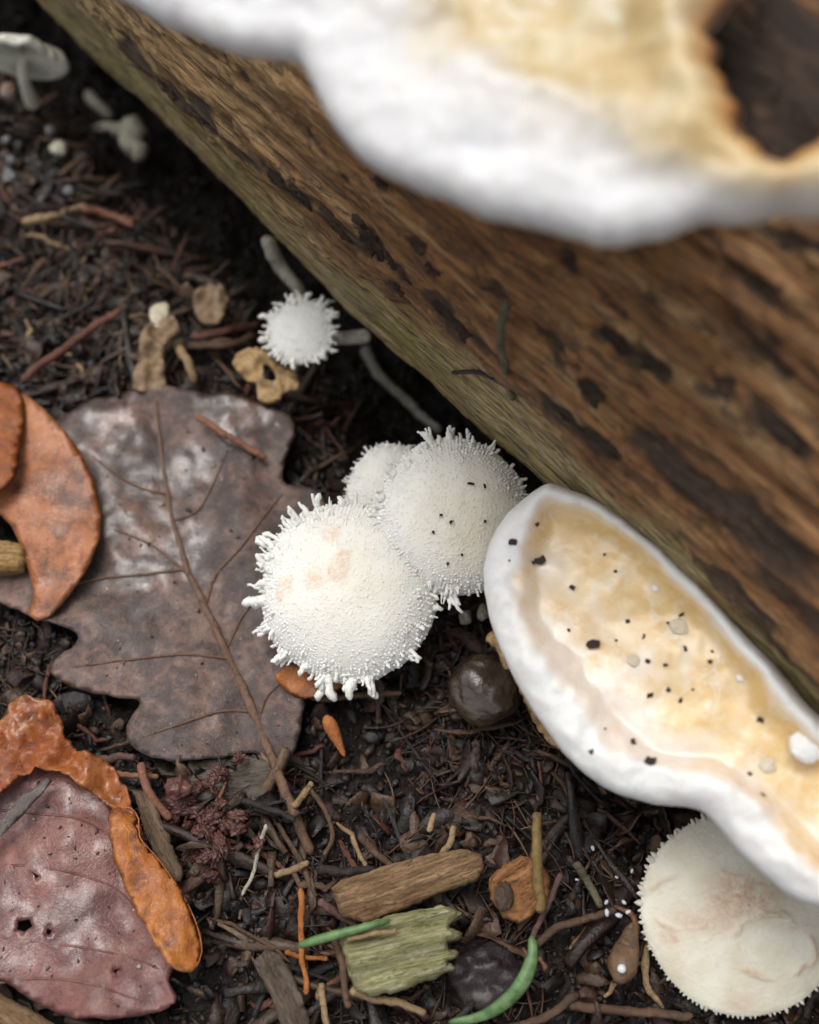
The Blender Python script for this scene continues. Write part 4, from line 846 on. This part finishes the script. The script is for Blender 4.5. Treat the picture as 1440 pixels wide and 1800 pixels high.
# tiny white grains
M_GRAIN = m_cap('white_grain', (.62, .64, .66), (.6, .6, .6))
for i, (x, y, r) in enumerate([(1067,1604,8),(1088,1609,8),(1066,1586,6),(1097,1586,6),(1104,1603,6),(1042,1491,6),(1014,1546,4),(1111,1531,5),(1084,1542,4)]):
    p = gpt(x, y, .62); r = r*pxs(p)*.6; tag(blob('white_grain', p, (r*.75, r*1.25, r*.8), M_GRAIN, None, .3, 1.8, 4, i, rot=i*1.3), 'tiny white grain in the litter left of the pale mushroom', 'grain', 'tiny white grains in the litter')
p = P[3]; V_ = onplane(1093, 1703, P[2]+np.array([0, -.1, .16]), -CF); r = 8*pxs(V_); tag(blob('white_grain', V_, (r, r, r), M_GRAIN, None, .1, 1.5, 2, 4), 'tiny white grain stuck on the brown drop-shaped bud', 'grain', 'tiny white grains in the litter')
# withered fungi near the log, top left
wm = m_stick('withered_fungus', (.46, .42, .31), (.72, .68, .54), .7)
k = pxs(gpt(230, 250, .2))
tag(tube('withered_fungus', [gpt(160,228,.5), gpt(192,222,.6), gpt(214,232,.75), gpt(238,222,.8), gpt(226,250,.7), gpt(244,262,.7), gpt(236,282,.5)], [7*k, 8*k, 13*k, 18*k, 20*k, 17*k, 12*k], 0, wm, None, 10, bump=.45, bf=9, seed=4), 'withered curled beige fungus close to the log at the upper left', 'fungus')
tag(tube('fungus_stalk', [gpt(156,166,.6), gpt(172,185,.7), gpt(198,206,.5)], 12*k, 9*k, SM['grey'], None, 10, bump=.15), 'pale grey fungus stalk between the log and the gilled mushroom', 'fungus')
tag(blob('fungus_button', gpt(16, 162, .5), (13*k, 13*k, 14*k), m_stick('pinkish_button', (.30, .2, .15), (.42, .32, .25)), None, .2, 1.5, 4, 6), 'small pinkish button below the gilled mushroom', 'fungus')
M_MOULD = m_stick('mould', (.05, .05, .05), (.36, .36, .37), .35, coat=.5)
mo = thing('mould_patch', 'patch of glistening whitish mould on the soil at the left edge', 'mould', tuple(gpt(80, 290, 0)))
for i in range(16):
    x, y = 75+rs.normal()*42, 285+rs.normal()*38; p = gpt(x, y, .12+.15*rs.random()); r = rs.uniform(3, 9)*pxs(p); blob('mould_tuft', p, (r*rs.uniform(.8, 2.2), r, r*.5), M_MOULD, mo, .8, 2.4, 4, i, rot=rs.uniform(0, 6))
for i, (x, y, r) in enumerate([(88,229,8),(104,262,13),(12,245,6),(20,280,7)]): p = gpt(x, y, .4); blob('mould_tuft', p, (r*k, r*k, r*k*.8), wm if i == 1 else M_MOULD, mo, .3, 1.5, 4, i+50)
p = gpt(818, 1085, .35); tag(blob('fungus_button', p, (11*pxs(p), 12*pxs(p), 14*pxs(p)), wm, None, .25, 1.5, 4, 2), 'left pale bud in the gap above the brown button mushroom', 'fungus')
p = gpt(848, 1078, .35); tag(blob('fungus_button', p, (9*pxs(p), 14*pxs(p), 14*pxs(p)), wm, None, .25, 1.5, 4, 9), 'right pale bud in the gap above the brown button mushroom', 'fungus')
# dark specks on bracket and cap
def to_px(p):
    d = np.asarray(p)-CO; z = d@CF; return 720+d@CR/z/T*900, 900-d@CU/z/T*900
def where(p, marks):
    x, y = to_px(p); best = min(marks, key=lambda m_: (m_[0]-x)**2+(m_[1]-y)**2); a = math.degrees(math.atan2(best[1]-y, x-best[0])) % 360; dist = math.hypot(best[0]-x, best[1]-y)
    d = ['right of', 'above right of', 'above', 'above left of', 'left of', 'below left of', 'below', 'below right of'][int((a+22.5)//45) % 8]
    return ('just ' if dist < 60 else '')+d+' '+best[2]
SPM = [(902,954,'the rectangular left end speck'),(950,986,'the oblong speck beside a sliver'),(1043,1133,'the largest angular speck'),(1006,1033,'the round lone speck'),(1143,1337,'the grey speck on the lower rim'),(1337,1266,'the grey speck at the right edge'),(1195,1102,'the pale damp knob'),(1418,1312,'the white knob'),(1142,1222,'the bracket centre speck')]
M_SPECK = m_stick('speck', (.020, .010, .008), (.045, .024, .018), .45)
def speck(px, py, l, wd, a, p, label, group=None, n=NR):
    k = pxs(p); rs_ = np.random.default_rng(int(px*7+py)); e1 = nrm(CR-np.dot(CR, n)*n); e2 = np.cross(n, e1); a = math.radians(a); d1 = e1*math.cos(a)+e2*math.sin(a); d2 = np.cross(n, d1)
    V = []
    JT = rs_.uniform(.62, 1.25, (8, 2))
    for z in (-.5, .0, .5, .7):
        s = {-.5: .9, 0: 1., .5: .95, .7: .7}[z]
        for (u, v), jt in zip(((-1, -1), (0, -1.08), (1, -1), (1.08, 0), (1, 1), (0, 1.05), (-1, 1), (-1.05, 0)), JT):
            V.append(p+d1*u*l/2*k*s*jt[0]+d2*v*wd/2*k*s*jt[1]+n*(z+.35)*min(l, wd)*.6*k)
    F = [(i*8+j, i*8+(j+1) % 8, i*8+8+(j+1) % 8, i*8+8+j) for i in range(3) for j in range(8)]+[tuple(range(24, 32)), tuple(range(7, -1, -1))]
    return tag(obj('bark_speck', np.array(V), F, M_SPECK, smooth=False), label, 'speck', group)
G1 = 'dark bark specks on the right bracket'
for (x, y, l, wd, a, lab) in [(902,954,16,11,0,'dark brown rectangular speck nearest the left end of the right bracket'),(950,986,19,13,20,'oblong dark speck on the upper left of the right bracket, next to a sliver'),(1043,1133,23,15,5,'largest dark speck, angular, on the pink middle of the right bracket'),
        (1006,1033,9,9,60,'round dark speck alone above the angular largest one'),(938,989,4,8,20,'dark sliver just left of the oblong speck on the right bracket'),(1143,1337,19,15,-20,'grey roundish speck on the white lower rim of the right bracket'),(1337,1266,12,9,-30,'grey speck at the right edge of the right bracket')]:
    speck(x, y, l, wd, a, rz(x, y, .01), lab, G1)
for (x, y, l, wd, a) in [(945,922,8,6,30),(893,910,8,6,20),(1104,1092,10,6,10),(1132,1119,5,9,-20),(1139,1163,10,7,-20),(1170,1169,8,5,0),(1205,1140,6,10,10),(1198,1081,11,6,20),(1142,1222,12,8,10),(1175,1213,8,9,50),(1196,1232,6,10,-20),(1113,1303,8,11,20),(1040,1322,7,9,20),
        (1000,1108,6,6,0),(1063,975,5,5,0),(1082,1004,6,5,0),(1248,1163,8,7,0),(1252,1145,6,5,0),(1318,1360,9,5,-30),(1341,1398,9,6,-30),(1174,1095,5,5,0),(1083,1126,5,4,0),(1218,1212,5,4,0),(860,968,5,4,20),(896,986,4,4,0),(1064,1281,4,4,0),(1415,1255,6,6,0)]:
    speck(x, y, l, wd, a, rz(x, y, .0), 'tiny dark bracket speck '+where(onplane(x, y, P0R, NR), SPM) if (x, y) != (1142, 1222) else 'small dark speck nearest the centre of the right bracket', G1)
root_, c_, k_, surf_, (e1_, e2_, e3_, R_, H_) = m_front
CPM = [(835,852,'the middle cap black flakes'),(793,917,'the middle cap largest speck'),(850,918,'the middle cap creamy centre'),(795,985,'the middle cap lower front')]
def capspeck(x, y, l, wd, a):
    best = None
    for th_ in np.linspace(0, 6.28, 90):                               # nearest surface point under that ray
        ri = np.linspace(0, .99, 60); PP, NN = surf_(ri, np.full(60, th_)); d = PP-CO; r_ = nrm(ray(x, y)); off = np.linalg.norm(np.cross(d, r_), axis=1); i = off.argmin()
        if best is None or off[i] < best[0]: best = (off[i], PP[i], NN[i])
    speck(x, y, l, wd, a, best[1]+best[2]*.012, 'tiny dark cap speck '+where(best[1], CPM), 'dark specks on the middle spiny cap', best[2])
for s_ in [(825,850,12,4,-10),(850,854,4,9,10),(793,917,9,6,50),(760,935,4,7,20),(775,906,6,5,0),(850,918,5,5,0),(783,990,4,6,0),(812,974,4,4,0)]: capspeck(*s_)

# ==================================================================================== LITTER
def rand_ground(m, xr=(-9, 9), yr=(-.8, 21), keepleaf=False, pmax=1.2, clump=None):
    out = []
    while sum(len(a) for a in out) < m:
        q = np.stack([RNG.uniform(*xr, 4*m), RNG.uniform(*yr, 4*m)], 1)
        d = q[:, 1]*CF[1]+CAM_H*-CF[2]; sx = q[:, 0]/d/T; sy = (q[:, 1]*CU[1]-CAM_H*CU[2])/d/T
        k = (np.abs(sx) < .9) & (np.abs(sy) < 1.08) & (q@NH[:2]-LINE_PERP < pmax)
        if not keepleaf:
            for lp in LEAFPOLY: k &= ~inside(lp, q)
        if clump: k &= perlin(P3(q[:, 0]*.75, q[:, 1]*.75, clump))+.35*perlin(P3(q[:, 0]*2.4, q[:, 1]*2.4, clump)) > .02
        out.append(q[k])
    q = np.concatenate(out)[:m]; return q
def tints(m, cols, var=.35):
    c = np.array(cols)[RNG.integers(len(cols), size=m)]; return np.clip(.7*c*(1+RNG.normal(size=(m, 1))*var), .004, .8)
ML = m_tint('litter', .45, rmin=.2, spec=.5)
DARKS = [(.012, .009, .008), (.02, .014, .011), (.03, .02, .014), (.018, .015, .015), (.05, .028, .018)]
# crumbs of soil
m = 13000; q = rand_ground(m); z = groundz(q[:, 0], q[:, 1]); s = np.exp(RNG.normal(-3.4, .5, m)).clip(.012, .14)
V0 = ICO1[0]*(1+.45*RNG.normal(size=(len(ICO1[0]), 1)).clip(-1, 1))*np.array([1.25, .8, .7])
scatter('soil_crumbs', (V0, ICO1[1]), np.column_stack([q, z+s*.3]), np.tile([0, 0, 1.], (m, 1)), s, s*RNG.uniform(.5, 1.1, m), ML, None, tint=tints(m, DARKS), tilt=1., smooth=False)
# leaf fragments: small bent flakes
def flake_geo():
    x = np.array([-1, -.35, .35, 1]); V = []
    for j, y in enumerate((-.7, 0, .7)):
        for i, xx in enumerate(x): V.append((xx*(1-.3*abs(y))+.12*math.sin(i*5+j), y*(1-.35*xx*xx), .35*xx*xx-.25*y*y+.1*math.sin(3*i+2*j)))
    V = np.array(V); V = np.concatenate([V, V-np.array([0, 0, .1])]); F = []
    for j in range(2):
        for i in range(3): a = j*4+i; F += [(a, a+1, a+5, a+4), (a+16, a+17, a+13, a+12)]
    b = [0, 1, 2, 3, 7, 11, 10, 9, 8, 4]
    for i in range(10): F.append((b[(i+1) % 10], b[i], b[i]+12, b[(i+1) % 10]+12))
    return V, np.array(F)
FCOL = [(.025, .015, .010), (.045, .025, .017), (.085, .045, .026), (.018, .013, .012), (.065, .025, .017), (.12, .072, .042), (.028, .021, .019)]
m = 1500; q = rand_ground(m, pmax=-.3, clump=1.7); z = groundz(q[:, 0], q[:, 1]); s = np.exp(RNG.normal(-1.9, .5, m)).clip(.05, .40)
def torn_geo(seed):
    rs = np.random.default_rng(seed); k = 9; a = np.arange(k)/k*2*np.pi; rd = rs.uniform(.45, 1.1, k); V = []
    for zz in (0, -.09):
        for f in (1., .55):
            x = rd*f*np.cos(a); y = rd*f*np.sin(a); V.append(np.stack([x, y, .45*np.sin(x*2.2+seed)*np.cos(y*1.7)+.12*rs.normal(size=k)*(zz == 0)*0+zz+.1*np.sin(a*3+seed)*f], 1))
        V.append(np.array([[0, 0, zz+.45*math.sin(seed)]]))
    V = np.concatenate(V); F = []; h = 2*k+1
    for i in range(k):
        j = (i+1) % k; F += [(i, j, k+j), (i, k+j, k+i), (k+i, k+j, 2*k), (h+j, h+i, h+k+j), (h+k+j, h+i, h+k+i), (h+k+j, h+k+i, h+2*k), (j, i, h+i), (j, h+i, h+j)]
    return V, np.array(F)
scatter('leaf_fragments', flake_geo(), np.column_stack([q, z+s*.25]), np.tile([0, 0, 1.], (m, 1)), s, s*RNG.uniform(.4, 1.2, m), ML, None, tint=tints(m, FCOL), tilt=.7, asp=RNG.uniform(.25, .9, m))
for gi in range(4):
    m = 520; q = rand_ground(m, pmax=-.3, clump=6.1+gi); z = groundz(q[:, 0], q[:, 1]); s = np.exp(RNG.normal(-2., .5, m)).clip(.05, .32)
    scatter('torn_leaf_litter', torn_geo(gi*7+1), np.column_stack([q, z+s*.2]), np.tile([0, 0, 1.], (m, 1)), s, s*RNG.uniform(.3, .8, m), ML, None, tint=tints(m, FCOL), tilt=.6, asp=RNG.uniform(.3, 1., m))
def splinter_geo():
    V = np.array([(x, y*(1-.5*(abs(x) > .6)), z) for x in (-1, -.7, .1, .75, 1.1) for y, z in ((-.12, -.07), (.12, -.06), (.1, .07), (-.11, .06))]); V[:, 2] += .08*np.sin(V[:, 0]*3); F = []
    for i in range(4):
        for j in range(4): F.append((i*4+j, i*4+(j+1) % 4, i*4+4+(j+1) % 4, i*4+4+j))
    F += [(3, 2, 1, 0), (16, 17, 18, 19)]; return V, np.array(F)
m = 620; q = rand_ground(m, pmax=-.6, clump=3.3); z = groundz(q[:, 0], q[:, 1]); s = np.exp(RNG.normal(-1.3, .6, m)).clip(.06, .8)
nv = np.tile([0, 0, 1.], (m, 1)); scatter('bark_splinters', splinter_geo(), np.column_stack([q, z+.05]), nv, s, s, ML, None, tint=tints(m, [(.03, .018, .012), (.06, .034, .022), (.11, .065, .04), (.02, .015, .013), (.16, .10, .06), (.07, .03, .02)]), tilt=.3, asp=RNG.uniform(.5, 1.6, m))
# fine fibres and rootlets
def fibres(name, m, L, R, cols, lift=.05, curv=.5):
    q = rand_ground(m, pmax=-.4, clump=4.4); Vs = []; Fs = []; Ts = []; tt = tints(m, cols); nb = 0
    for i in range(m):
        a = RNG.uniform(0, 2*np.pi); l = L*RNG.uniform(.4, 1.3); t = np.linspace(-.5, .5, 7); bend = RNG.normal()*curv
        x = q[i, 0]+l*(t*math.cos(a)-bend*t*t*math.sin(a)); y = q[i, 1]+l*(t*math.sin(a)+bend*t*t*math.cos(a)); z0 = groundz(x, y, False).mean(); z = z0+lift*RNG.uniform(.3, 2.6)+t*l*RNG.normal()*.3
        V, F = tube_geo(np.stack([x, y, z], 1), R*RNG.uniform(.6, 1.3)*(1-np.abs(t)*1.1), 4); Vs.append(V); Fs += [tuple(k+nb for k in f) for f in F]; Ts.append(np.repeat(tt[i:i+1], len(V), 0)); nb += len(V)
    o = obj(name, np.concatenate(Vs), Fs, ML, None, loc=(0, 0, 0), attrs={'tint': np.concatenate(Ts)}); o['kind'] = 'stuff'
fibres('litter_fibres', 1500, .9, .017, [(.05, .03, .02), (.09, .05, .03), (.03, .02, .018), (.14, .09, .055), (.10, .035, .022)])
# grit and droplets lying on the two big leaves
for rt, p0_, tp_, lp, m in ((oroot, op0, otop, OAK, 170), (mroot, mp0, mtop, MAUVE, 130)):
    poly = np.array([onz(x, y, p0_[2])[:2]-p0_[:2] for x, y in lp]); lo, hi = poly.min(0), poly.max(0); q = RNG.uniform(lo, hi, (m*4, 2)); q = q[inside(poly, q)]; q = q[dpoly(q, poly) > .08][:m]; m = len(q)
    s = np.exp(RNG.normal(-4.1, .45, m)).clip(.008, .045); z = tp_(q[:, 0], q[:, 1], np.full(m, 9.))
    scatter('grit', (V0, ICO1[1]), np.column_stack([p0_[0]+q[:, 0], p0_[1]+q[:, 1], p0_[2]+z+s*.2]), np.tile([0, 0, 1.], (m, 1)), s, s*RNG.uniform(.4, .8, m), ML, rt, tint=tints(m, [(.02, .014, .011), (.04, .025, .018), (.3, .24, .18), (.45, .42, .38), (.12, .05, .03)]), tilt=1.)
# individual needles and twiglets, copies of a few shapes
BASE = []
for i in range(6):
    rs = np.random.default_rng(40+i); t = np.linspace(-.5, .5, 9); p = np.stack([t, .12*rs.normal()*t*t*3+.02*rs.normal(size=9), .10*rs.normal()*t*t*3], 1)
    V, F = tube_geo(p, .042*(1-np.abs(t)**3*5)*(1+.2*rs.normal(size=9)), 6, .7, .3, 9, i); BASE.append((V, F))
MARKS = [(530,580,'the small spiny mushroom'),(600,1040,'the biggest spiny mushroom'),(690,840,'the spiny mushroom at the back'),(853,1210,'the brown button mushroom'),(1300,1600,'the pale flat mushroom'),(715,1555,'the brown wood splinter'),(705,1670,'the pale green chip'),(915,1565,'the orange chip'),
    (945,1510,'the ochre needle'),(905,1730,'the curved green needle'),(850,1720,'the shrivelled berry'),(1098,1680,'the drop-shaped bud'),(1080,1597,'the tiny white grains'),(590,1295,'the orange bud'),(350,1440,'the rusty crumbs'),(495,1740,'the grey-brown splinter'),(530,1650,'the upright orange needle'),(515,1430,'the oak leaf stalk'),
    (380,1370,'the grey weathered chip'),(470,665,'the tan scrap with a hole'),(265,630,'the tan folded scrap'),(370,535,'the crinkled tan scrap'),(130,605,'the long reddish twig'),(45,110,'the gilled mushroom'),(230,250,'the withered beige fungus'),(80,290,'the whitish mould'),(95,380,'the tan twig at upper left'),(170,1270,'the rusty leaf'),
    (540,1205,'the orange leaf scrap'),(120,1130,'the oak leaf lobe at left'),(680,690,'the grey lichened twig'),(500,460,'the pale grey twig'),(980,1290,'the crinkled leaf edge'),(230,420,'the upper dark litter centre'),(60,500,'the left edge of the dark litter'),(330,400,'the middle of the log edge'),(1000,1420,'the dark gap under the right bracket'),(330,1640,'the folded orange leaf edge')]
SEEN = set()
for nm, lab, grp, cols, cnt, lr in [('needle', 'reddish-brown litter needle', 'reddish needles in the litter', 'red', 45, (.5, 1.1)), ('needle', 'tan litter needle', 'tan needles in the litter', 'tan', 34, (.4, .9)),
        ('needle', 'dark brown litter needle', 'dark needles in the litter', 'brown', 90, (.6, 1.5)), ('needle', 'salmon litter needle', 'salmon needles in the litter', 'salmon', 22, (.4, .9)), ('twiglet', 'blackish twiglet in the soil', 'blackish twiglets in the soil', 'dark', 60, (.8, 2.0))]:
    ms = [mesh(nm, V, F, SM[cols]) for V, F in BASE]; q = rand_ground(cnt, pmax=-.5)
    for i in range(cnt):
        z = float(groundz(q[i:i+1, 0], q[i:i+1, 1])[0]); pos = (q[i, 0], q[i, 1], z+RNG.uniform(.03, .16)); x_, y_ = to_px(pos)
        lb = lab+' '+where(pos, MARKS)
        if lb in SEEN or not (0 < x_ < 1440 and 0 < y_ < 1800): continue
        SEEN.add(lb); l = RNG.uniform(*lr); o = bpy.data.objects.new(nm, ms[RNG.integers(6)]); COL.objects.link(o)
        o.location = pos; o.scale = (l, RNG.uniform(.7, 1.3), RNG.uniform(.7, 1.3)); o.rotation_euler = (RNG.uniform(0, 6.28), RNG.normal()*.22, RNG.uniform(0, 6.28))
        tag(o, lb, 'needle' if nm == 'needle' else 'twig', grp)
